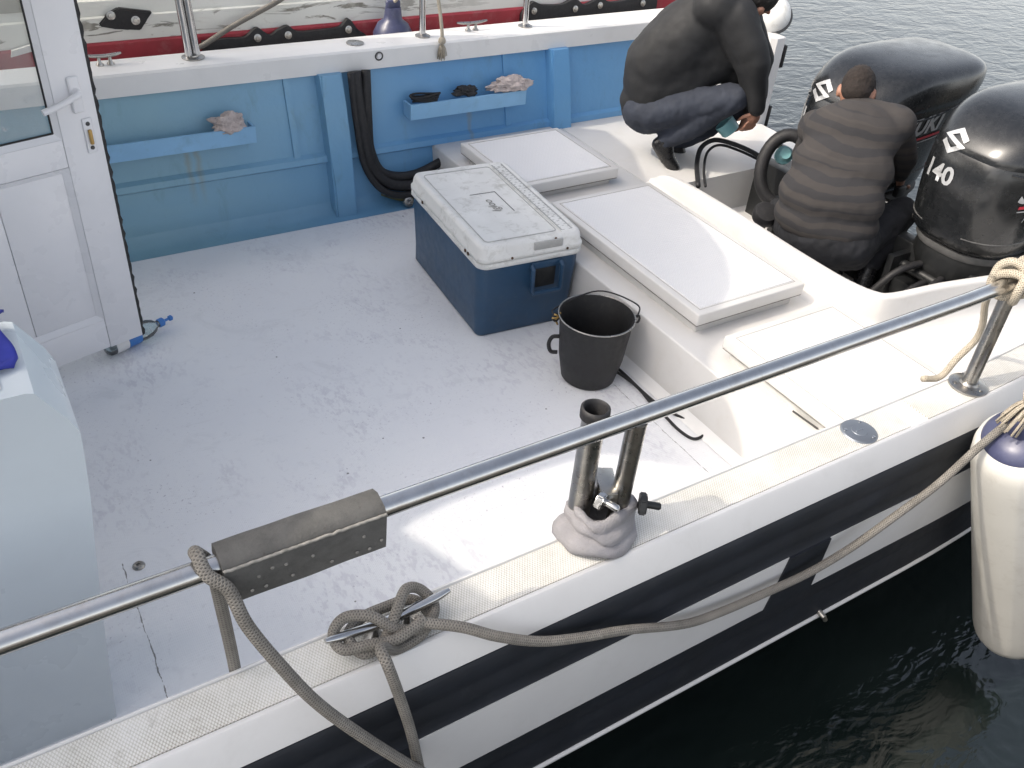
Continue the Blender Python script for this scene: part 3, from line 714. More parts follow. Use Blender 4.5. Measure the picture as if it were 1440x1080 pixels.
def bead(x0, z0, x1, z1, d=.022):   # sloping beads round panel / glass
    for (ax, az, bx, bz) in ((x0, z0, x1, z0), (x1, z0, x1, z1), (x1, z1, x0, z1), (x0, z1, x0, z0)):
        vx, vz = (bx - ax), (bz - az); L = math.hypot(vx, vz); nx, nz = -vz / L, vx / L
        r = []
        for (px_, pz_, s) in ((ax, az, 1), (bx, bz, -1)):
            ex, ez = vx / L * s, vz / L * s
            r.append([(px_, -.0265, pz_), (px_ + ex * d + nx * d, -.012, pz_ + ez * d + nz * d), (px_ + ex * d + nx * d, -.009, pz_ + ez * d + nz * d), (px_, -.009, pz_)])
        loft(bm, r)
bead(-W + .131, .136, -.155, .799); bead(-W + .131, .906, -.155, TOPZ - .121, .020)
dm(bm); obj('door_bead', bm, M['pvc'], door)
bm = B(); box(bm, (-W + .14, -.004, .915), (-.165, .004, TOPZ - .13)); dm(bm); obj('door_pane', bm, M['glass'], door)
bm = B(); x0, x1, z0, z1 = -W + .152, -.176, .928, TOPZ - .14
for a, b in (((x0, z0), (x1, z0)), ((x1, z0), (x1, z1)), ((x1, z1), (x0, z1)), ((x0, z1), (x0, z0))): tube(bm, [(a[0], -.009, a[1]), (b[0], -.009, b[1])], .0042, 6)
dm(bm); obj('glazing_gasket', bm, M['rubber'], door)
bm = B(); pts = [(-.006 + .0018 * math.sin(k * 1.9), -.012, -.004 + k * .02) for k in range(94)]
loft(bm, [[(p[0] - .006, -.027, p[2]), (p[0] + .008 + .0025 * math.sin(i * 2.4), -.020, p[2]), (p[0] + .008, .02, p[2]), (p[0] - .006, .027, p[2])] for i, p in enumerate(pts)])
dm(bm); obj('edge_seal', bm, M['rubber'], door)
bm = B()
box(bm, (-.098, -.040, .99), (-.058, -.0285, 1.12), .006); lathe(bm, [(.016, 0), (.013, .03), (0, .032)], (-.078, -.038, 1.065), (0, -1, 0), 16)
tube(bm, catmull([(-.078, -.065, 1.065), (-.10, -.072, 1.062), (-.15, -.072, 1.045), (-.215, -.070, 1.03)], 5), .011, 12)
dm(bm); obj('door_handle', bm, M['pvc'], door, 50)
bm = B(); box(bm, (-.075, -.034, .835), (-.040, -.0285, .965), .004); dm(bm); lp = obj('lock_plate', bm, M['pvc'], door, 40)
bm = B(); box(bm, (-.064, -.046, .868), (-.050, -.0335, .925), .005); dm(bm); obj('lock_cylinder', bm, M['amber'], door, 40)
for z in (.855, .945):
    bm = B(); lathe(bm, [(.008, 0), (.007, .003), (0, .0035)], (-.057, -.034, z), (0, -1, 0), 12); dm(bm); obj('lock_screw', bm, M['black_ink'], door)

# ------------------------------------------------------------------ neighbouring boat
nb = thing('moored_boat', 'weathered white boat with red band lying beyond the far gunwale', 'boat', (2, 6.2, -.4))
bm = B(); extrude_x(bm, [(5.10, .30), (5.06, .50), (5.05, .835), (5.06, .845), (5.2, .845), (5.2, .30)], -3.5, 4.9, 30); obj('red_band', bm, M['red_paint'], nb, 30)
bm = B(); extrude_x(bm, [(5.068, .8455), (5.075, .96), (5.082, .968), (5.088, .962), (5.10, 1.035), (5.118, 1.05), (5.30, 1.06), (5.5, 1.07), (5.5, .86), (5.3, .8455)], -3.5, 4.9, 30); obj('topsides', bm, M['old_hull'], nb, 30)
bm = B(); extrude_x(bm, [(5.12, .298), (5.5, -.5), (7.3, -.5), (7.8, 1.1), (5.51, 1.1), (5.51, .9), (5.21, .84), (5.21, .298)], -3.5, 4.9, 8); obj('hull', bm, M['old_hull'], nb, 30)
def bolt(x, y, z, r=.02, par=nb):
    bm = B(); lathe(bm, [(r, 0), (r, .003), (r * .55, .005), (r * .5, .010), (0, .011)], (x, y, z), (0, -1, .15), 18); obj('bolt_washer', bm, M['steel_dull'], par, 40)
def strip(pts_px, bolts):
    top = [PY(a, b - 7, 5.015) for a, b in pts_px]
    bm = B(); cur = catmull(top, 6)
    loft(bm, [[(p.x, 5.018, p.z), (p.x, 5.012, p.z - .03), (p.x, 5.012, .55), (p.x, 5.055, .55), (p.x, 5.049, p.z)] for p in cur])
    obj('rubber_strip', bm, M['rubber'], nb, 50)
    for a, b in bolts: p = PY(a, b, 5.0); bolt(p.x, 5.008, p.z, .021)
strip([(285, 66), (320, 62), (345, 60), (362, 47), (380, 57), (392, 50), (406, 44), (420, 52), (450, 50), (478, 46), (491, 34), (503, 48), (515, 56)], [(363, 54), (406, 50), (491, 42)])
strip([(735, 28), (742, 18), (752, 10), (764, 14), (790, 14), (803, 8), (812, 6), (822, 14), (834, 10), (846, 3), (858, 10), (880, 8), (905, 0), (925, 4)], [(752, 16), (810, 13), (845, 8), (905, 5)])
bm = B(); fl = [(137, 33), (150, 18), (165, 10), (213, 15), (203, 30), (196, 42), (160, 39), (140, 36)]
pl = [PY(a, b, 5.09) for a, b in fl]
loft(bm, [[(p.x, 5.065, p.z) for p in pl], [(p.x, 5.13, p.z) for p in pl]]); bmesh.ops.bevel(bm, geom=bm.edges[:], offset=.006, segments=2, affect='EDGES')
obj('rubber_pad', bm, M['rubber'], nb, 40)
for a, b in ((156, 22), (191, 29)): p = PY(a, b, 5.06); bolt(p.x, 5.064, p.z, .022)
bm = B(); p = PY(25, 6, 5.1); box(bm, (p.x - .09, 5.06, p.z - .03), (p.x + .08, 5.09, p.z + .10), .006); obj('side_plate', bm, M['panel_grey'], nb, 40)
bm = B()
a, b = PY(15, 78, 5.03), PY(57, 66, 5.03)
loft(bm, [[(a.x, 5.035, a.z - .012), (b.x, 5.035, b.z - .012), (b.x, 5.035, b.z + .02), (a.x + .01, 5.035, a.z + .018)], [(a.x, 5.06, a.z - .012), (b.x, 5.06, b.z - .012), (b.x, 5.06, b.z + .02), (a.x + .01, 5.06, a.z + .018)]])
obj('paint_repair', bm, M['gelcoat'], nb)
# rope slung down from the moored boat
bm = B(); tube(bm, catmull([PY(270, 68, 4.97), PY(285, 64, 4.98), PY(330, 35, 5.0), PY(385, 5, 5.03), PY(420, -18, 5.08)], 6), .014, 12)
obj('mooring_rope', bm, M['rope'], None, 180, label='grey rope running up across the white side of the moored boat', cat='rope')

# ------------------------------------------------------------------ loose things on the far side
def crumpled(name, c, size, m, label, cat, seed, group=None, flat=.5):
    bm = B(); bmesh.ops.create_icosphere(bm, subdivisions=5, radius=1)
    for v in bm.verts:
        n = mn.fractal(v.co * 1.6 + Vector((seed, 0, 0)), 1, 2, 5); rr = 1 + .45 * n + .12 * abs(mn.noise(v.co * 6 + Vector((seed, 3, 0))))
        v.co = Vector((v.co.x * size[0], v.co.y * size[1], max(v.co.z, -flat) * size[2])) * rr
    bmesh.ops.translate(bm, verts=bm.verts[:], vec=c)
    return obj(name, bm, m, None, 180, label=label, cat=cat, group=group)
p = PY(320, 180, 4.45)
crumpled('rag', (p.x, 4.445, .585), (.085, .05, .05), M['rag'], 'crumpled pink grey rag hanging over the left blue tray', 'rag', 3)
p = PY(716, 128, 4.45)
crumpled('rag', (p.x, 4.445, .60), (.125, .05, .045), M['rag'], 'dirty beige cloth spilling over the right blue tray', 'rag', 8)
p = PY(655, 136, 4.45)
crumpled('work_glove', (p.x, 4.455, .59), (.07, .035, .03), M['rubber'], 'black work glove in the middle of the right blue tray', 'glove', 5)
# coil of black cord in the tray
bm = B()
for k in range(4):
    tube(bm, [(2.30 + (.075 + .006 * k) * math.cos(a * .3), 4.45 + .028 * math.sin(a * .3), .572 + .010 * k + .006 * math.sin(a * .6 + k)) for a in range(21)], .006, 8, closed=True)
obj('cord_coil', bm, M['rope_black'], None, 180, label='coil of black cord at the left end of the right blue tray', cat='cord')
# fender hung outside the far gunwale
fx = thing('far_fender', 'blue topped fender hung outside the far gunwale on a rope', 'fender', (2.33, 4.93, .25))
bm = B(); lathe(bm, [(0, 0), (.06, .01), (.11, .07), (.12, .15), (.12, .42), (.118, .50)], (2.33, 4.93, .25), seg=28); obj('fender_body', bm, M['fender_white'], fx, 60)
bm = B(); lathe(bm, [(.119, .0), (.115, .06), (.09, .11), (.055, .135), (.05, .16), (.045, .20), (0, .20)], (2.33, 4.93, .745), seg=28); box(bm, (2.285, 4.915, .90), (2.375, 4.945, .985), .012); obj('fender_end', bm, M['fender_blue'], fx, 60)
bm = B(); tube(bm, catmull([(2.33, 4.93, .97), (2.345, 4.90, 1.0), (2.36, 4.8, 1.10), (2.385, 4.71, 1.25), (2.39, 4.69, 1.45)], 6), .010, 10); obj('fender_line', bm, M['rope_light'], fx, 180)
# rope with frayed tassel on the far gunwale
bm = B()
tube(bm, catmull([(2.42, 4.67, 1.46), (2.44, 4.66, 1.22), (2.45, 4.60, 1.05), (2.445, 4.545, .92), (2.44, 4.53, .87)], 8), .010, 10)
def tassel(bm, p, d, L, n, spread, r=.003):
    u, v, t = frame(d)
    for k in range(n):
        a, q = random.uniform(0, 6.28), random.uniform(.1, 1)
        off = (u * math.cos(a) + v * math.sin(a))
        l = L * random.uniform(.7, 1.05)
        tube(bm, catmull([Vector(p), Vector(p) + t * l * .4 + off * spread * q * .7, Vector(p) + t * l + off * spread * q], 3), r, 5)
lathe(bm, [(.008, 0), (.02, .008), (.022, .02), (.017, .034), (.009, .04)], (2.44, 4.53, .845), seg=12)
tassel(bm, (2.44, 4.53, .85), (0, -.1, -1), .085, 46, .030)
obj('frayed_rope', bm, M['rope_light'], None, 180, label='pale rope with frayed tassel end hanging over the far gunwale', cat='rope')

# ------------------------------------------------------------------ cooler
CC = Vector((2.118, 3.36, 0)); CA = R_(-4.5)
cool = thing('cooler', 'navy cooler box with scuffed white lid and a ruler on it', 'cooler', CC)
def cm(bm): xf(bm, Matrix.Translation(CC) @ Matrix.Rotation(CA, 4, 'Z') @ Matrix.Diagonal((1.02, 1.035, 1.06, 1)))
def rr3(hx, hy, r, z): return [(x, y, z) for x, y in rrect(hx, hy, r)]
bm = B(); loft(bm, [rr3(.236, .380, .03, 0), rr3(.244, .389, .04, .012), rr3(.246, .388, .045, .10), rr3(.252, .395, .05, .22), rr3(.257, .400, .05, .30), rr3(.257, .400, .05, .352)])
cm(bm); cb = obj('cooler_body', bm, M['navy_plastic'], cool, 60)
bm = B(); loft(bm, [rr3(.262, .407, .05, .353), rr3(.266, .411, .05, .358), rr3(.266, .411, .05, .376), rr3(.262, .407, .05, .380)]); cm(bm); obj('body_collar', bm, M['lid_plastic'], cool, 50)
bm = B(); loft(bm, [rr3(.263, .408, .05, .383), rr3(.268, .413, .05, .388), rr3(.268, .413, .05, .402), rr3(.262, .407, .05, .408), rr3(.258, .403, .05, .44), rr3(.252, .397, .045, .452), rr3(.240, .385, .04, .458), rr3(.228, .373, .035, .4565), rr3(.222, .367, .03, .4535)])
cm(bm); lid = obj('lid', bm, M['lid_plastic'], cool, 50)
bm = B(); tube(bm, [(x - .035, y, .4548) for x, y in rrect(.178, .352, .02)], .0022, 6, closed=True); cm(bm); obj('lid_groove', bm, M['grey_label'], lid)
bm = B(); box(bm, (.155, -.375, .4545), (.222, .375, .4585), .001, 1); cm(bm); rul = obj('ruler_strip', bm, M['lid_plastic'], lid)
bm = B()
for s, x0 in ((1, .158), (-1, .219)):
    bm = B()
    for k in range(150):
        y = -.36 + k * .0048; L = .020 if k % 10 == 0 else (.014 if k % 5 == 0 else .008)
        box(bm, (min(x0, x0 + s * L), y - .0007, .4586), (max(x0, x0 + s * L), y + .0007, .4590))
    cm(bm); obj('ruler_marks', bm, M['black_ink'], rul)
for k in range(15):
    tb = text_bm(str(k + 1), .018); xf(tb, Matrix.Translation((.194, -.33 + k * .046, .4590)) @ Matrix.Rotation(R_(90), 4, 'Z'))
    cm(tb); obj('ruler_number', tb, M['black_ink'], rul)
bm = text_bm('Igloo', .062, .15); xf(bm, Matrix.Translation((-.01, -.125, .4552)) @ Matrix.Rotation(R_(90), 4, 'Z')); bmesh.ops.translate(bm, verts=bm.verts[:], vec=(0, .02, 0))
cm(bm); obj('lid_lettering', bm, M['seam'], lid)
bm = B(); box(bm, (-.085, .085, .4545), (.045, .088, .4555)); box(bm, (.045, -.12, .4545), (.048, .088, .4555)); cm(bm); obj('logo_border', bm, M['black_ink'], lid)
bm = B(); box(bm, (.0, -.4125, .410), (.145, -.402, .446), .003); cm(bm); obj('sticker', bm, M['grey_label'], lid, 40)
for x, z in ((-.11, .395), (.17, .395), (.11, .447)):
    bm = B(); lathe(bm, [(.006, 0), (.006, .003), (0, .004)], (x, -.4135 + (.012 if z > .42 else 0), z), (0, -1, 0), 10); cm(bm); obj('rusty_screw', bm, M['rusty'], lid)
for y in (-.30, -.27, .22):
    bm = B(); lathe(bm, [(.008, 0), (.008, .004), (0, .005)], (-.2685, y, .385), (-1, 0, 0), 10); cm(bm); obj('rusty_screw', bm, M['rusty'], lid)
bm = B(); yy = -.415
tube(bm, [(.0, yy + .012, .33), (.0, yy - .006, .32), (.0, yy - .010, .21), (.008, yy - .010, .20), (.142, yy - .010, .20), (.15, yy - .010, .21), (.15, yy - .006, .32), (.15, yy + .012, .33)], .011, 8)
box(bm, (-.002, yy + .010, .318), (.152, yy + .022, .345), .003); 
cm(bm); obj('handle', bm, M['navy_plastic'], cool, 40)
bm = B(); box(bm, (.02, yy + .013, .215), (.13, yy + .021, .31), .003); cm(bm); obj('handle_recess', bm, M['engine_low'], cool, 40)

# ------------------------------------------------------------------ bucket
BC = Vector((2.165, 2.545, 0)); BC.z = 0
BC = PZ(826, 528, 0.0) ; bk = thing('bucket', 'black rubber bucket with a wire bail beside the cooler', 'bucket', BC)
H = .325; r0, r1 = .122, .166
bm = B(); lathe(bm, [(0, .002), (r0 - .01, 0), (r0, .010), (r0 + .022, .12), (r1 - .004, H - .012), (r1, H - .008), (r1 + .001, H), (r1 - .004, H + .003), (r1 - .008, H - .002), (r0 + .014, .12), (r0 - .006, .022), (0, .018)], BC, seg=56, fn=lambda r, h, k: r * (1 + .018 * math.sin(k * 6.283 * 2 + .8) * (h / H)))
obj('bucket_shell', bm, M['bucket'], bk, 50)
bm = B(); tube(bm, [(BC.x + (r1 + .001) * math.cos(a / 40 * 6.283), BC.y + (r1 + .001) * math.sin(a / 40 * 6.283), H + .002 + BC.z) for a in range(40)], .0035, 8, closed=True); obj('rim_wire', bm, M['steel_dull'], bk, 60)
u1 = Vector((-.80, .42, 0)).normalized()   # towards the lug on the left
lug = BC + u1 * (r1 + .012) + Vector((0, 0, H - .01)); lug2 = BC - u1 * (r1 + .012) + Vector((0, 0, H - .005))
side = Vector((.5, .86, 0)).normalized()
bm = B(); tube(bm, catmull([lug, lug + side * .06 + Vector((0, 0, .0)), BC + side * (r1 + .012) + Vector((0, 0, H + .014)) - u1 * .02, lug2 + side * .06 + Vector((0, 0, .03)), lug2], 8), .0035, 8)
obj('bail', bm, M['rubber'], bk, 180)
for q in (lug, lug2):
    bm = B(); tube(bm, [q + Vector((.014 * math.cos(a), .004 * math.sin(a), .016 * math.sin(a) - .008)) for a in [i * .7 for i in range(9)]], .005, 8, closed=True)
    obj('bail_lug', bm, M['rubber'], bk, 180)
bm = B(); tube(bm, catmull([lug + Vector((-.01, 0, .01)), lug + Vector((.008, -.006, 0)), lug + Vector((.002, 0, -.02)), lug + Vector((.012, -.004, -.045))], 4), .0045, 8); tube(bm, catmull([lug + Vector((-.02, 0, -.006)), lug + Vector((.01, -.008, -.004)), lug + Vector((.022, 0, .012))], 4), .004, 8)
obj('knotted_string', bm, M['amber'], bk, 180)
bm = B(); hb = BC + u1 * (r0 + .030)
tube(bm, catmull([hb + Vector((0, 0, .21)), hb + u1 * .03 + Vector((0, 0, .205)), hb + u1 * .042 + Vector((0, 0, .17)), hb + u1 * .03 + Vector((0, 0, .13)), hb + Vector((0, 0, .125))], 6), .009, 10); obj('side_grip', bm, M['rubber'], bk, 180)
bm = B()
cp = [PZ(862, 512, .02), PZ(880, 528, .007), PZ(905, 552, .007), PZ(930, 572, .007), PZ(960, 588, .007), PZ(985, 600, .007), PZ(990, 611, .007), PZ(975, 617, .007), PZ(955, 605, .007), PZ(935, 585, .007), PZ(915, 566, .007), PZ(897, 545, .013), PZ(875, 528, .016), PZ(858, 518, .03)]
tube(bm, catmull(cp, 8), .0065, 8); obj('cord_loop', bm, M['rope_black'], bk, 180)

# ------------------------------------------------------------------ pump bottle behind the door
bA, bB = PZ(148, 490, .045), PZ(214, 459, .045); bd = (bB - bA).normalized()
bt = thing('bottle', 'clear plastic bottle with blue pump cap lying behind the door', 'bottle', (bA.x, bA.y, 0))
L = (bB - bA).length
bm = B(); lathe(bm, [(0, 0), (.030, .002), (.040, .012), (.042, .03), (.040, L * .5), (.042, L - .05), (.040, L - .02), (.030, L + .005), (.016, L + .02), (.015, L + .035), (0, L + .035)], bA, bd, 28); obj('bottle_body', bm, M['bottle'], bt, 60)
bm = B(); lathe(bm, [(.0425, L * .40), (.0432, L * .41), (.0432, L * .66), (.0425, L * .67)], bA, bd, 28); obj('bottle_label', bm, M['cap_blue'], bt, 60)
bm = B(); lathe(bm, [(.0425, L * .14), (.0430, L * .15), (.0430, L * .39), (.0425, L * .395)], bA, bd, 28); obj('paper_label', bm, M['gelcoat'], bt, 60)
bm = B(); lathe(bm, [(.018, L + .03), (.020, L + .034), (.020, L + .055), (.012, L + .062), (.006, L + .064), (.006, L + .085), (.012, L + .088), (.013, L + .10), (.006, L + .106), (0, L + .106)], bA, bd, 18); obj('pump_cap', bm, M['cap_blue'], bt, 40)

# ------------------------------------------------------------------ blue cloth on the console
bm = B()
def cl(u, v):
    x = -.46 + .435 * u + .012 * math.sin(v * 8) ; y = 1.83 + .20 * v + .01 * math.sin(u * 14)
    h = .045 * max(0, math.sin((v - .15) * 3.4)) ** 1.5 * (.5 + .5 * math.sin(u * 7 + 1.5)) + .016 * abs(mn.noise(Vector((u * 7, v * 5, 1)))) + .02 * v
    return (x, y, 1.179 + h)
n1, n2 = 48, 28; V = [[bm.verts.new(cl(i / n1, j / n2)) for j in range(n2 + 1)] for i in range(n1 + 1)]
for i in range(n1):
    for j in range(n2): bm.faces.new((V[i][j], V[i + 1][j], V[i + 1][j + 1], V[i][j + 1]))
o = obj('blue_cloth', bm, M['blue_cloth'], None, 180, label='bright blue cloth lying on top of the white console', cat='cloth')
sm = o.modifiers.new('s', 'SOLIDIFY'); sm.thickness = .006

# ------------------------------------------------------------------ ropes on the near side
bm = B()
RR = .0118; loop = []
xr = .158
pts = [PZ(333, 944, .852) + Vector((0, .02, -.12)), PZ(333, 944, .858) + Vector((0, .016, 0)), PY(322, 900, 1.125), PY(306, 830, 1.11), PY(297, 795, 1.105), (xr, 1.108, 1.222), (xr - .002, 1.082, 1.240), (xr + .003, 1.052, 1.222), PY(322, 830, 1.03), PY(348, 880, 1.0), PY(398, 940, .965), PY(450, 992, .94), PY(520, 1042, .91), PY(600, 1090, .88), PY(680, 1130, .85)]
tube(bm, catmull(pts, 8), RR, 14)
obj('rail_rope', bm, M['rope'], None, 180, label='thick grey rope looped over the rail beside the leather sleeve', cat='rope')
# rope belayed on the cleat
z0 = .872
c_ = lambda a, b, h: cc + cdv * a + Vector((-cdv.y, cdv.x, 0)) * b + Vector((0, 0, h - cc.z))
bel = [PY(592, 1092, .90), PY(578, 1030, .92), PY(560, 975, .935), PY(545, 935, .95), PY(536, 912, .985)] + [
    c_(-.01, -.055, .872), c_(.05, -.045, .872), c_(.085, -.01, .874), c_(.07, .04, .876), c_(.01, .045, .88), c_(-.05, .035, .888), c_(-.09, .0, .895),
    c_(-.075, -.04, .88), c_(-.03, -.035, .885), c_(.01, -.01, .925), c_(.05, .03, .93), c_(.085, .03, .91), c_(.10, -.005, .885), c_(.06, -.04, .885),
    c_(.0, -.035, .905), c_(-.04, .0, .930), c_(-.085, .025, .925), c_(-.115, .015, .905), c_(-.11, -.02, .892), c_(-.06, -.04, .900), c_(-.01, -.055, .905),
    c_(.05, -.045, .912)]
tailp = [PY(590, 875, 1.02), PY(650, 882, .975), PY(700, 895, .95), PY(760, 902, .935), PY(820, 896, .925), PY(880, 886, .92), PY(960, 878, .92), PY(1010, 862, .92), PY(1080, 832, .92), PY(1140, 804, .915), PY(1200, 768, .905), PY(1260, 725, .895), PY(1320, 680, .885), PY(1375, 630, .875), PY(1420, 592, .865), PY(1470, 545, .86)]
bm = B(); tube(bm, catmull(bel + tailp, 7), RR * .98, 14)
obj('mooring_line', bm, M['rope'], None, 180, label='grey braided rope belayed on the steel cleat and running aft along the hull', cat='rope')

# leather sleeve on the rail
bm = B(); s0, s1 = PY(306, 790, 1.08).x, PY(533, 700, 1.08).x
prof = [(1.055, 1.232), (1.085, 1.240), (1.108, 1.232), (1.116, 1.205), (1.108, 1.165), (1.10, 1.135), (1.078, 1.13), (1.052, 1.13), (1.049, 1.16), (1.046, 1.218)]
n = 26
rg = []
for i in range(n + 1):
    x = s0 + (s1 - s0) * i / n; k = 1 + .006 * mn.noise(Vector((x * 12, 0, 0)))
    rg.append([(x, y + .0018 * mn.noise(Vector((x * 15, y * 20, z * 20))), z + .0015 * mn.noise(Vector((x * 9, y * 30, z * 30)))) for y, z in prof])
loft(bm, rg); bmesh.ops.bevel(bm, geom=[e for e in bm.edges if e.calc_face_angle(0) > .6], offset=.003, segments=2, affect='EDGES')
slv = thing('rail_sleeve', 'grey leather sleeve wrapped round the near rail with a studded flap', 'cover', ((s0 + s1) / 2, 1.08, 1.12))
obj('sleeve', bm, M['hide'], slv, 50)
bm = B(); pts = [(s0 + (s1 - s0) * i / 90, 1.0455 + .001 * mn.noise(Vector((i * .4, 0, 0))), 1.2215 + .002 * mn.noise(Vector((i * .3, 5, 0)))) for i in range(91)]
tube(bm, pts, .0030, 6); obj('stitched_seam', bm, M['seam'], slv, 180)
for i in range(12):
    for j in (0, 1):
        x = s0 + (s1 - s0) * (i + .35 + .4 * j) / 12.2; z = (1.152 if j else 1.185) + random.uniform(-.006, .006)
        if random.random() < .6: (lambda b: (lathe(b, [(.0036, 0), (.003, .0015), (0, .0022)], (x, 1.0475, z), (0, -1, 0), 8), obj('sleeve_stud', b, M['seam'], slv)))(B())

# towel round the rod holder foot
bm = B(); tcx, tcy = 1.05, 1.098
def ring(R0, z, ph, wob, lean=(0, 0), seg=72):
    out = []
    for k in range(seg):
        a = 2 * math.pi * k / seg
        r = R0 * (1 + .22 * math.cos(a - R_(200)) * wob + .05 * math.sin(3 * a + ph) + .03 * math.sin(7 * a + ph * 2))
        out.append((tcx + lean[0] + r * math.cos(a), tcy + lean[1] + r * .86 * math.sin(a), z + .010 * math.sin(2 * a + ph) + .004 * math.sin(5 * a + ph)))
    return out
loft(bm, [ring(.084, .856, 0, .7), ring(.098, .862, .2, .75), ring(.103, .876, .5, .65), ring(.094, .890, .9, .45), ring(.080, .893, 1.2, .35), ring(.086, .902, 1.6, .3), ring(.084, .916, 2.0, .25), ring(.074, .924, 2.3, .2), ring(.070, .927, 2.5, .15), ring(.076, .936, 2.9, .12), ring(.072, .948, 3.3, .1), ring(.062, .954, 3.6, .05), ring(.052, .946, 3.9, 0), ring(.048, .93, 4.0, 0)], cap1=False)
bm.normal_update()
for v in bm.verts:
    q = v.co * 20; v.co += v.normal * (.008 * mn.fractal(Vector((q.x * .7, q.y * .7, q.z * 2.2)), 1.2, 2.0, 3) + .0012 * mn.noise(v.co * 70))
obj('towel', bm, M['towel'], None, 180, label='grey lilac towel wrapped round the foot of the rod holder', cat='towel')

# rope knot on the aft stanchion and its hanging tail
bm = B(); K = Vector((2.43, 1.083, 1.215)); pts = []
for k in range(46):
    a = k * .62; rr = .040 + .012 * math.sin(k * .9)
    pts.append(K + Vector((.016 * (k / 8 - 2.6) + .02 * math.sin(k * .37), rr * math.cos(a), rr * math.sin(a) + .008 * math.sin(k * .5))))
tube(bm, catmull(pts, 3), .0125, 10)
pts = [K + Vector((.05, 0, .05)), K + Vector((.0, -.03, .06)), K + Vector((-.05, -.045, .01)), K + Vector((-.02, -.03, -.05)), K + Vector((.04, .02, -.06)), K + Vector((.09, .04, -.01)), K + Vector((.06, .0, .06))]
tube(bm, catmull(pts, 6, True), .0125, 10, closed=True)
tube(bm, catmull([K + Vector((-.04, .03, -.02)), PY(1386, 425, 1.14), PY(1382, 455, 1.15), PY(1372, 478, 1.16), PY(1345, 505, 1.17), PY(1322, 530, 1.18), PZ(1316, 545, .80) + Vector((0, .05, 0))], 8), .0105, 12)
obj('stanchion_rope', bm, M['rope_light'], None, 180, label='pale rope knotted round the top of the aft stanchion, tail hanging inboard', cat='rope')

# ------------------------------------------------------------------ white fender on the near side
fT, fB = PY(1437, 610, .83), PY(1422, 895, .72)
fd = (fT - fB); FL = fd.length; fd.normalize(); FR = .128
fn = thing('near_fender', 'large ribbed white fender with blue end hanging off the near quarter', 'fender', fB)
bm = B()
ribf = lambda r, h, k: r * (1 + (.018 * max(0, math.cos(k * 2 * math.pi * 8)) ** 3 if .10 < h < FL - .08 else 0))
prof = [(0, 0), (FR * .35, .003), (FR * .70, .022), (FR * .9, .055), (FR * .98, .09)] + [(FR, .11 + (FL - .20) * i / 14) for i in range(15)] + [(FR * .97, FL - .06), (FR * .9, FL - .035), (FR * .80, FL - .02)]
lathe(bm, prof, fB, fd, 96, ribf); obj('fender_body', bm, M['fender_white'], fn, 60)
bm = B(); lathe(bm, [(FR * .80, FL - .020), (FR * .72, FL - .002), (FR * .5, FL + .012), (FR * .3, FL + .02), (FR * .26, FL + .06), (FR * .22, FL + .07), (0, FL + .07)], fB, fd, 48); obj('fender_end', bm, M['fender_blue'], fn, 60)
bm = B(); tp = fB + fd * (FL + .03)
tube(bm, catmull([tp + Vector((.02, 0, 0)), tp + Vector((0, .01, .06)), tp + Vector((-.01, .03, .12)), Vector((2.75, 1.05, .90)), Vector((2.78, 1.10, 1.20))], 6), .011, 10)
lathe(bm, [(.012, 0), (.03, .012), (.034, .03), (.026, .05), (.012, .06)], tp + Vector((0, 0, .06)), (0, 0, 1), 14)
tassel(bm, tp + Vector((-.005, 0, .10)), (-.25, .1, -1), .11, 60, .05, .0035)
obj('fender_line', bm, M['rope_light'], fn, 180)

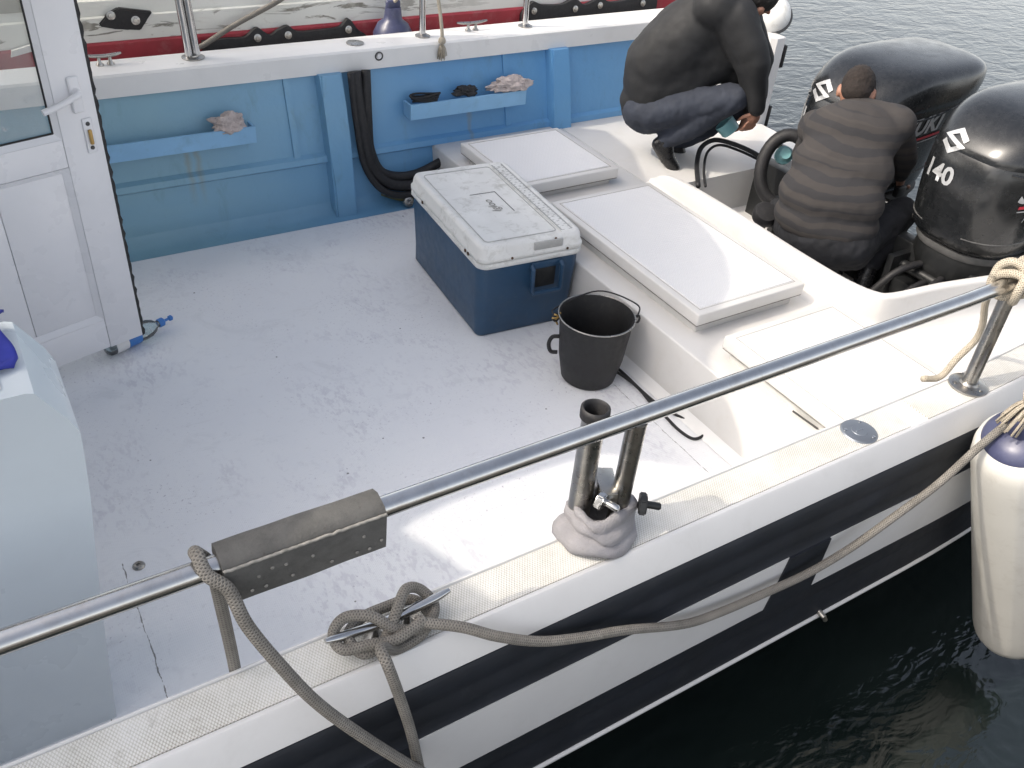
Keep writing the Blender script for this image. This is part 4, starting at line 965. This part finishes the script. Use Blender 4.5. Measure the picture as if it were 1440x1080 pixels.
# ------------------------------------------------------------------ outboard engines
def superring(xf_, xb, w, z, n=56, e=2.7, ef=None):
    cx, hx = (xf_ + xb) / 2, (xb - xf_) / 2; out = []
    for k in range(n):
        a = 2 * math.pi * k / n; c, s = math.cos(a), math.sin(a)
        ee = e
        x = cx + hx * math.copysign(abs(c) ** (2 / ee), c); y = w * math.copysign(abs(s) ** (2 / ee), s)
        if c < 0: y *= 1 - .22 * abs(c) ** 2
        out.append((x, y, z))
    return out
EG = 'twin outboard engines'
def engine(loc, rz, label):
    e = thing('outboard_engine', label, 'outboard engine', loc, EG)
    def put(name, bm, m, par=None, sm=50):
        bmesh.ops.translate(bm, verts=bm.verts[:], vec=Vector(loc)); return obj(name, bm, m, par or e, sm)
    # levels: z, x front, x back, half width, exponent
    lv = [(.42, -.27, .22, .200, 3.6), (.46, -.315, .25, .226, 3.6), (.56, -.335, .27, .238, 3.6), (.68, -.350, .31, .246, 3.6), (.78, -.345, .37, .250, 3.6), (.86, -.305, .43, .250, 3.8), (.915, -.245, .435, .242, 4.2), (.95, -.18, .432, .228, 4.2), (.972, -.10, .42, .200, 4.0), (.986, .0, .39, .150, 3.4), (.994, .10, .32, .07, 2.4)]
    cv = catmull([(a, b, c) for a, b, c, d, f in lv], 5); cw = catmull([(a, d, f) for a, b, c, d, f in lv], 5)
    bm = B(); loft(bm, [superring(p.y, p.z, q.y, p.x, e=q.z) for p, q in zip(cv, cw)])
    tree = BVHTree.FromBMesh(bm)
    cow = put('cowl', bm, M['cowl'], None, 35)
    trees = [tree]
    def onto(bmx, d, off=.003):   # wrap flat letters onto the cowl along direction d
        for v in bmx.verts:
            hs_ = [h for h in (t_.ray_cast(v.co - Vector(d) * .6, Vector(d)) for t_ in trees) if h[0]]
            if hs_: v.co = min(hs_, key=lambda h: h[3])[0] - Vector(d) * off
    def side_text(txt, size, x0, z0, slope, m, nm, sg, bold=.0):
        t = text_bm(txt, size, .25, bold=bold)
        bmesh.ops.triangulate(t, faces=t.faces[:]); bmesh.ops.subdivide_edges(t, edges=[q for q in t.edges if q.calc_length() > .03], cuts=2)
        for v in t.verts:
            a, b = v.co.x, v.co.y; v.co = Vector((x0 + a if sg < 0 else -x0 - a + .0, 0, z0 + b + slope * a))
        onto(t, (0, -sg, 0)); return put(nm, t, m, cow, None)
    for sg in (-1, 1):
        side_text('SUZUKI', .108, -.255, .70, .10, M['silver_mark'], 'maker_lettering', sg, .004)
        side_text('FOUR STROKE', .034, -.20, .615, .10, M['silver_mark'], 'side_lettering', sg)
        for zz, hh, mm in ((.672, .012, 'red_mark'), (.658, .005, 'silver_mark')):
            b2 = B(); n = 16
            vs = [[b2.verts.new((-.24 + .52 * i / n, 0, zz + .10 * (.52 * i / n) + q)) for q in (0, hh)] for i in range(n + 1)]
            for i in range(n): b2.faces.new((vs[i][0], vs[i + 1][0], vs[i + 1][1], vs[i][1]))
            onto(b2, (0, -sg, 0), .004); put('side_stripe', b2, M[mm], cow, None)
    # emblem on the sloping front
    # proud top cover with an overhanging lip, and crease mouldings
    b2 = B(); rg = []
    for p, q in zip(cv, cw):
        if p.x < .80: continue
        k = 1.022 if p.x > .815 else 1.0
        rg.append([((x - .06) * k + .06, y * (k + .012), z + .009 + .055 * (x + .1) * (1 - (z - .8) / .22)) for x, y, z in superring(p.y, p.z, q.y, p.x, e=q.z)])
    loft(b2, rg); trees.append(BVHTree.FromBMesh(b2)); put('cowl_cover', b2, M['cowl'], None, 35)
    def front_mark(path, wd, size, y0, z0):
        b2 = B(); P = [Vector((x, y)) for x, y in path]; L = []
        for i, p in enumerate(P):
            t0 = (p - P[i - 1]).normalized() if i else (P[1] - p).normalized(); t1 = (P[i + 1] - p).normalized() if i + 1 < len(P) else t0
            n0 = Vector((-t0.y, t0.x)); n1 = Vector((-t1.y, t1.x)); mt = (n0 + n1); mt = mt / max(.55, mt.dot(n0))
            L.append((p + mt * wd, p - mt * wd))
        for (a, b_), (c, d_) in zip(L, L[1:]):
            g_ = [[b2.verts.new((0, y0 - q.x * size, z0 + q.y * size)) for q in (a.lerp(c, k / 5), b_.lerp(d_, k / 5))] for k in range(6)]
            for k in range(5): b2.faces.new((g_[k][0], g_[k][1], g_[k + 1][1], g_[k + 1][0]))
        bmesh.ops.remove_doubles(b2, verts=b2.verts[:], dist=1e-5)
        onto(b2, (.95, .0, -.30), .004); return put('emblem', b2, M['silver_mark'], cow, None)
    S_ = [(.46, .10), (.0, .42), (-.40, .14), (.40, -.14), (.0, -.42), (-.46, -.10)]
    front_mark(S_, .10, .105, .085, .745)
    t = text_bm('140', .10, 0, bold=.003); bmesh.ops.triangulate(t, faces=t.faces[:])
    for v in t.verts: a, b = v.co.x, v.co.y; v.co = Vector((0, .165 - a, .685 + b))
    onto(t, (1, 0, 0)); put('power_number', t, M['silver_mark'], cow, None)
    b2 = B(); pts = []
    for i in range(41):
        s = i / 40; x = -.29 + .70 * s; z = .80 + .10 * s - .05 * math.sin(s * math.pi)
        for sg in (-1,): h = tree.ray_cast(Vector((x, sg * .6, z)), Vector((0, -sg, 0)))
        if h[0]: pts.append(h[0])
    tube(b2, pts, .006, 6); b3 = [Vector((p.x, -p.y, p.z)) for p in pts]; tube(b2, b3, .006, 6); put('cowl_crease', b2, M['cowl'], cow, 60)
    for sg in (-1, 1):
        for zz in (.50,):
            b2 = B(); pts = []
            for i in range(31):
                h = tree.ray_cast(Vector((-.34 + .64 * i / 30, sg * .6, zz + .04 * i / 30)), Vector((0, -sg, 0)))
                if h[0]: pts.append(h[0])
            tube(b2, pts, .0035, 6); put('panel_joint', b2, M['rub_grey'], cow, 60)
    b2 = B()
    for k in range(5):
        pts = []
        for i in range(13):
            h = tree.ray_cast(Vector((.36 - .02 * k, -.10 + .20 * i / 12, 1.4)), Vector((0, 0, -1)))
            if h[0]: pts.append(h[0])
        if len(pts) > 2: tube(b2, pts, .004, 6)
    put('air_vent', b2, M['rubber'], cow, 60)
    b2 = B(); box(b2, (-.03, -.262, .425), (.03, -.235, .475), .006); put('cowl_latch', b2, M['engine_low'], cow, 40)
    b2 = B(); loft(b2, [superring(-.275, .275, .208, .385, e=3.2), superring(-.285, .285, .214, .40, e=3.2), superring(-.285, .285, .214, .419, e=3.2)]); put('cowl_gasket', b2, M['rub_grey'], None, 40)
    b2 = B(); loft(b2, [superring(-.10, .16, .07, -.45), superring(-.12, .17, .08, .0), superring(-.18, .20, .12, .15), superring(-.26, .25, .18, .26), superring(-.28, .27, .205, .33, e=3), superring(-.27, .27, .205, .384, e=3)]); put('lower_case', b2, M['engine_low'], None, 50)
    b2 = B()
    box(b2, (-.02, -.2105, .29), (.07, -.2055, .345), .001, 1); put('rating_plate', b2, M['silver_mark'], None)
    b2 = B()
    for sy in (-1, 1):
        loft(b2, [[(-.34, sy * .14, .30), (-.22, sy * .14, .30), (-.14, sy * .14, -.10), (-.30, sy * .14, -.15)], [(-.34, sy * .17, .30), (-.22, sy * .17, .30), (-.14, sy * .17, -.10), (-.30, sy * .17, -.15)]])
    box(b2, (-.30, -.139, .12), (-.22, .139, .20), .01); cyl(b2, (-.26, -.19, .25), (-.26, .19, .25), .022, 16)
    put('clamp_bracket', b2, M['engine_low'], None, 40)
    b2 = B(); loft(b2, [superring(-.08, .32, .10, -.30), superring(-.10, .34, .11, -.285), superring(-.08, .32, .10, -.27)]); put('splash_plate', b2, M['engine_low'], None, 50)
    b2 = B()
    for k, (y, z) in enumerate(((.05, .30), (-.05, .28), (.0, .24))):
        tube(b2, catmull([(-.24, y, z), (-.38, y * 1.6, z - .03), (-.46, y * 2.5, z - .16), (-.52, y * 3, z - .26)], 6), .016, 10)
    put('control_cable', b2, M['rubber'], None, 180)
    e.rotation_euler = (0, 0, rz); e.scale = (1.15, 1.15, 1.15); return e
E1 = engine((4.19, 2.91, -.03), 0, 'black outboard engine behind the man in the striped shirt')
def copy_tree(o, parent=None):
    c = o.copy(); COL.objects.link(c); c.parent = parent
    for ch in list(o.children): copy_tree(ch, c)
    return c
E2 = copy_tree(E1); E2.location = (4.19, 2.12, .01)
E2['label'] = 'black outboard engine nearer the near side with a bright sun glint'

bm = B(); box(bm, (3.93, 1.93, .05), (4.019, 3.40, .40), .01); obj('dark_transom_cover', bm, M['engine_low'], boat, 40)  # dark box added over the pale transom so the well reads dark
# steering bar and bracket bits in the well
bm = B(); box(bm, (-.42, -.03, 0), (.42, .03, .012), .002); 
a, b = PZ(1285, 362, .20), PZ(1350, 396, .20)
xf(bm, Matrix.Translation((a + b) / 2) @ Matrix.Rotation(math.atan2((b - a).y, (b - a).x), 4, 'Z')); obj('mounting_rail', bm, M['chrome_dark'], boat, 40)
bm = B(); cyl(bm, (4.05, 1.95, .47), (4.05, 3.4, .47), .018, 14); obj('steering_bar', bm, M['steel_dull'], boat, 60)

# ------------------------------------------------------------------ hoses and spare ring near the well
bm = B(); tube(bm, catmull([PZ(982, 262, .31), PZ(980, 232, .33), PZ(986, 208, .40), PZ(1004, 197, .43), PZ(1030, 202, .42), PZ(1060, 215, .38), PZ(1085, 232, .33)], 8), .014, 12)
tube(bm, catmull([PZ(992, 262, .31), PZ(990, 238, .33), PZ(995, 214, .38), PZ(1012, 204, .41), PZ(1040, 212, .38), PZ(1070, 226, .33)], 8), .008, 10)
obj('fuel_hose', bm, M['rubber'], None, 180, label='thin black hose arching over the aft deck to the engines', cat='hose')
bm = B(); c = PZ(1103, 238, .45); u = Vector((.70, -.72, 0)); vz = Vector((.25, .25, .93)).normalized()
tube(bm, [c + u * .125 * math.cos(a / 30 * 6.283) + vz * .185 * math.sin(a / 30 * 6.283) for a in range(30)], .036, 16, closed=True)
obj('hose_ring', bm, M['rubber'], None, 180, label='thick black rubber hose ring beside the striped shirt man', cat='hose')
bm = B(); c2 = PZ(1100, 220, .47); lathe(bm, [(0, 0), (.035, 0), (.05, .02), (.05, .05), (.035, .06), (.03, .09), (0, .09)], c2, (-.5, -.6, .5), 20); obj('bulb_pump', bm, M['teal'], None, 50, label='pale teal pump bulb inside the black hose ring', cat='pump')
bm = B(); c3 = PZ(1076, 294, .36); lathe(bm, [(0, 0), (.05, 0), (.066, .015), (.068, .05), (.055, .07), (0, .075)], c3 + Vector((0, 0, -.05)), (-.3, -.5, .8), 24); obj('hose_float', bm, M['rubber'], None, 50, label='round black cap lying by the well coaming', cat='cap')
# round buoy hung at the far corner
by = thing('buoy', 'round dull white buoy with dark rim at the far stern corner', 'buoy', (5.0, 4.75, .86))
c = PY(1083, 22, 4.20); by.location = c; ORG[by.name] = c
bm = B(); lathe(bm, [(0, -.10), (.06, -.09), (.11, -.05), (.13, 0), (.12, .05), (.07, .09), (0, .10)], c, (-.45, -.45, .77), 32); obj('buoy_shell', bm, M['lid_plastic'], by, 60)
bm = B(); u, v, t = frame((-.45, -.45, .77)); tube(bm, [c + (u * math.cos(a / 32 * 6.283) + v * math.sin(a / 32 * 6.283)) * .132 for a in range(32)], .010, 8, closed=True); obj('buoy_rim', bm, M['rub_grey'], by, 60)

# ------------------------------------------------------------------ people
def finger_hand(palm, fwd, up, curl=.5, s=1.0, thumb=1):
    """palm centre, finger direction, back-of-hand normal -> limbs for blob()"""
    palm = Vector(palm); f = Vector(fwd).normalized(); n = Vector(up).normalized(); n = (n - f * n.dot(f)).normalized(); sd = f.cross(n) * thumb
    out = [('e', palm, (.044 * s, .040 * s, .016 * s), Matrix((f, sd, n)).transposed())]
    for k, (off, L) in enumerate(((.030, .072), (.011, .080), (-.009, .075), (-.027, .058))):
        p = palm + f * .036 * s + sd * off * s; d = f.copy(); r = .0090 * s
        for j, seg in enumerate((.45, .32, .23)):
            ang = curl * (.5 + .55 * j) * (1 + .08 * k); d2 = (f * math.cos(ang) - n * math.sin(ang)).normalized()
            q = p + d2 * L * seg * s; out.append(('c', p, q, r, r * .9)); p = q; r *= .9
    p = palm - f * .012 * s + sd * .036 * s; q = p + (f * .55 + sd * .65 - n * .35).normalized() * .036 * s; out.append(('c', p, q, .0125 * s, .0105 * s))
    out.append(('c', q, q + (f * .85 + sd * .15 - n * .5).normalized() * .030 * s, .0100 * s, .0085 * s)); return out
def head(c, fwd, up, s=1.0):
    c = Vector(c); f = Vector(fwd).normalized(); u = Vector(up).normalized(); u = (u - f * u.dot(f)).normalized(); sd = u.cross(f)
    Rm = Matrix((f, sd, u)).transposed(); g = lambda a, b, d: c + f * a * s + sd * b * s + u * d * s
    P = [('e', c, (.098 * s, .076 * s, .105 * s), Rm), ('e', g(.03, 0, -.05), (.062 * s, .058 * s, .062 * s), Rm), ('e', g(.070, 0, -.09), (.025 * s, .028 * s, .022 * s), Rm),
         ('c', g(.092, 0, .005), g(.112, 0, -.030), .010 * s, .014 * s), ('c', g(.088, -.018, -.058), g(.088, .018, -.058), .010 * s, .010 * s),
         ('c', g(.086, -.045, .022), g(.088, .045, .022), .012 * s, .012 * s)]
    for k in (-1, 1):
        P.append(('e', g(-.008, k * .082, -.014), (.022 * s, .012 * s, .034 * s), Rm)); P.append(('e', g(.082, k * .030, .004), (.012 * s, .013 * s, .010 * s), Rm))
    return P, g, Rm
def hair_cap(c, Rm, s, g, low=-.01):
    bm = blob([('e', g(-.012, 0, .022), (.101 * s, .080 * s, .098 * s), Rm), ('e', g(-.045, 0, -.018), (.066 * s, .070 * s, .066 * s), Rm)], .006, 2, [(.003, 60), (.0015, 150)])
    return bm

# person 1: crouching at the far stern, padded jacket
F = Vector((.72, -.69, 0)).normalized(); Lf = Vector((F.y * -1, F.x, 0)); p0 = Vector((3.48, 3.66, .3))
def J(px, py, d=0): return PP(px, py, p0 + Lf * d, Lf)
man = thing('person', 'person crouching in a black padded jacket and grey blue trousers at the far stern', 'person', (3.5, 3.7, .3))
hp_, ch, shd = J(925, 135, .14), J(985, 55, .14), J(1025, 12, .14)
hc = J(1066, -2, .13); HP, g1, Rm1 = head(hc, F * .5 + Lf * .75 + Vector((0, 0, -.7)), F * .8 + Vector((0, 0, .5)))
ra = [J(1040, 20, -.02), J(1062, 88, -.05), J(1064, 150, -.02)]; la = [J(1045, 15, .30), J(1072, 85, .33), J(1058, 155, .24)]
pal = J(1060, 166, -.01); pal2 = J(1046, 172, .20)
sk = HP + [('c', shd, hc - (hc - shd).normalized() * .05, .06, .055), ('c', hp_, ch, .10, .12), ('c', ch, shd, .12, .08),
    ('c', shd, ra[0], .06, .05), ('c', ra[0], ra[1], .045, .04), ('c', ra[1], ra[2], .04, .026), ('c', ra[2], pal, .025, .022),
    ('c', shd, la[0], .06, .05), ('c', la[0], la[1], .045, .04), ('c', la[1], la[2], .04, .026), ('c', la[2], pal2, .025, .022)]
sk += finger_hand(pal, Vector((-.15, 0, -1)) + F * -.1, -Lf * .8 + F * .5, .7, 1.0, 1) + finger_hand(pal2, F * -.5 + Vector((0, 0, -1)), F * .8 + Vector((0, 0, .2)), .8, 1.0, -1)
kn = J(1034, 137, .0); kn2 = J(1042, 145, .30); an, an2 = J(936, 196, .02), J(952, 200, .30)
sk += [('c', hp_, J(925, 150, .05), .1, .08), ('c', J(925, 150, .05), kn, .075, .055), ('c', kn, an, .05, .035), ('c', J(925, 150, .23), kn2, .075, .055), ('c', kn2, an2, .05, .035)]
obj('body', blob(sk, .0065, 3), M['skin'], man, 180)
obj('hair', hair_cap(hc, Rm1, 1.0, g1), M['hair'], man, 180)
jk = [('c', J(1036, -2, .04), J(1046, 2, .24), .075, .075), ('c', J(918, 125, .14), J(925, 90, .14), .165, .185), ('c', J(925, 90, .14), J(965, 50, .14), .185, .195), ('c', J(965, 50, .14), J(1008, 15, .14), .195, .165),
      ('c', J(1008, 15, .14), J(1035, 0, .14), .14, .10), ('c', J(1010, 8, .0), J(1010, 8, .28), .12, .12), ('c', J(985, 70, .14), J(1022, 60, .16), .15, .14), ('c', J(1022, 30, .16), J(1035, 100, .18), .12, .10), ('c', J(1035, 2, .14), J(1056, -8, .14), .085, .075), ('c', J(925, 120, .14), J(965, 95, .14), .16, .15),
      ('c', ra[0], ra[1], .088, .075), ('c', ra[1], ra[2], .072, .050), ('c', la[0], la[1], .085, .072), ('c', la[1], la[2], .068, .048)]
jk += [('c', J(905, 142, .14), J(965, 112, .14), .135, .14), ('c', J(965, 105, .14), J(1015, 80, .14), .14, .12), ('c', J(1030, 25, .0), J(1058, 92, .0), .11, .095), ('c', J(1058, 92, .0), J(1062, 132, .02), .095, .07)]
jb = blob(jk, .012, 14, [(.010, 4)])
for v in jb.verts:   # soft quilting folds across the padded back and sleeves
    q = mn.noise(Vector((v.co.x * 5, v.co.y * 5, v.co.z * 13))); v.co += v.normal * (.004 * q + .010 * abs(mn.noise(Vector((v.co.x * 6 + v.co.z * 4, v.co.y * 6, v.co.z * 5)))))
obj('jacket', jb, M['jacket'], man, 180)
tr_ = [('e', J(915, 150, .14), (.17, .19, .15), Matrix((F, Lf, Vector((0, 0, 1)))).transposed()), ('c', J(918, 158, .04), kn, .108, .078), ('c', kn, J(965, 183, .01), .076, .066), ('c', J(965, 183, .01), an, .066, .05),
       ('c', J(918, 158, .24), kn2, .10, .076), ('c', kn2, J(978, 188, .29), .074, .062), ('c', J(978, 188, .29), an2, .062, .05)]
obj('trousers', blob(tr_, .011, 4, [(.009, 9), (.004, 26)]), M['denim'], man, 180)
for q, d in ((an, .02), (an2, .30)):
    hl = q + Vector((0, 0, -.0)); toe = PP(948 if d < .1 else 968, 236 if d < .1 else 238, p0 + Lf * d, Lf)
    heel = hl - F * .035 + Vector((0, 0, -.035)); md = (heel * .45 + toe * .55)
    bmx = blob([('c', hl, heel, .046, .038), ('c', heel, md, .040, .046), ('c', md, toe, .046, .034), ('c', hl, md, .042, .042)], .008, 3)
    sh = obj('shoe', bmx, M['leather'], man, 180)
bm = B(); c = J(1030, 178, .10)
lathe(bm, [(0, 0), (.05, 0), (.055, .01), (.058, .07), (.052, .072), (.048, .012), (0, .01)], c + Vector((0, 0, -.03)), F * -.55 + Vector((0, 0, .5)), 24)
obj('plastic_cup', bm, M['teal'], None, 50, label='pale teal plastic scoop held by the person in the padded jacket', cat='scoop')

# person 2: squatting in the engine well with his back to the camera
F2 = Vector((.80, .60, 0)).normalized(); S2 = Vector((F2.y, -F2.x, 0)); q0 = Vector((3.50, 2.62, .3))
def K2(px, py, d=0): return PP(px, py, q0 + F2 * d, F2)
man2 = thing('person', 'person squatting in the engine well in a brown and grey striped shirt', 'person', (3.55, 2.6, .06))
UP = Vector((0, 0, 1)); RmB = Matrix((S2, F2, UP)).transposed()
hc2 = K2(1205, 128, .38); HP2, g2, Rm2 = head(hc2, F2 * .75 + Vector((0, 0, -.65)) + S2 * .1, F2 * .65 + Vector((0, 0, .75)), 1.0)
sl, sr = K2(1152, 178, .26), K2(1255, 172, .26)
hip = K2(1158, 320, .05); el, er = K2(1132, 215, .45), K2(1272, 225, .45); wl, wr_ = K2(1175, 250, .62), K2(1262, 262, .62)
mid = K2(1195, 190, .22)
sk = HP2 + [('c', K2(1203, 160, .30), hc2 - F2 * .03, .062, .06), ('c', hip, mid, .12, .13), ('c', sl, sr, .07, .07), ('c', sl, el, .055, .042), ('c', sr, er, .055, .042), ('c', el, wl, .042, .028), ('c', er, wr_, .042, .028)]
sk += finger_hand(wl + F2 * .06, F2, UP, .5, 1, -1) + finger_hand(wr_ + F2 * .06, F2, UP, .5, 1, 1)
lk, rk = K2(1098, 300, .35), K2(1268, 300, .38); lan, ran = K2(1180, 360, .12), K2(1222, 372, .14)
hl_, hr_ = K2(1135, 335, .05), K2(1195, 345, .05)
lan.z = max(lan.z, .15); ran.z = max(ran.z, .15)
sk += [('c', hl_, lk, .08, .055), ('c', hr_, rk, .08, .055), ('c', lk, lan, .05, .035), ('c', rk, ran, .05, .035)]
obj('body', blob(sk, .0065, 3), M['skin'], man2, 180)
obj('hair', hair_cap(hc2, Rm2, 1.0, g2), M['hair_brown'], man2, 180)
def el3(c, rx, ry, rz): return ('e', c, (rx, ry, rz), RmB)
sh_ = [('c', K2(1160, 186, .26), K2(1248, 182, .26), .105, .105), ('c', K2(1205, 158, .30), K2(1150, 180, .26), .075, .10), ('c', K2(1205, 158, .30), K2(1258, 176, .26), .075, .10), el3(K2(1198, 190, .18), .235, .14, .16), el3(K2(1186, 235, .10), .245, .15, .17), el3(K2(1170, 275, .03), .255, .17, .16), el3(K2(1162, 308, .03), .255, .18, .13),
       ('c', sl, el, .080, .066), ('c', sr, er, .084, .066), ('c', el, el.lerp(wl, .5), .062, .05), ('c', er, er.lerp(wr_, .5), .062, .05), ('c', K2(1203, 168, .26), K2(1203, 152, .32), .09, .075)]
obj('shirt', blob(sh_, .011, 16, [(.010, 3), (.0020, 16)]), M['shirt'], man2, 180)
pt = [el3(K2(1165, 330, .04), .25, .19, .16), ('c', hl_, lk, .115, .085), ('c', hr_, rk, .115, .085), ('c', lk, lan, .078, .055), ('c', rk, ran, .078, .055), ('c', hl_, hr_, .13, .13)]
obj('trousers', blob(pt, .011, 4, [(.008, 9), (.004, 26)]), M['black_cloth'], man2, 180)
for a in (lan, ran):
    t = Vector((a.x, a.y, .105)) + F2 * .15; hh = Vector((a.x, a.y, .12)) - F2 * .06
    obj('shoe', blob([('c', a, hh, .048, .042), ('c', hh, t, .043, .042), ('c', a, (hh + t) / 2, .045, .045)], .008, 3), M['leather'], man2, 180)
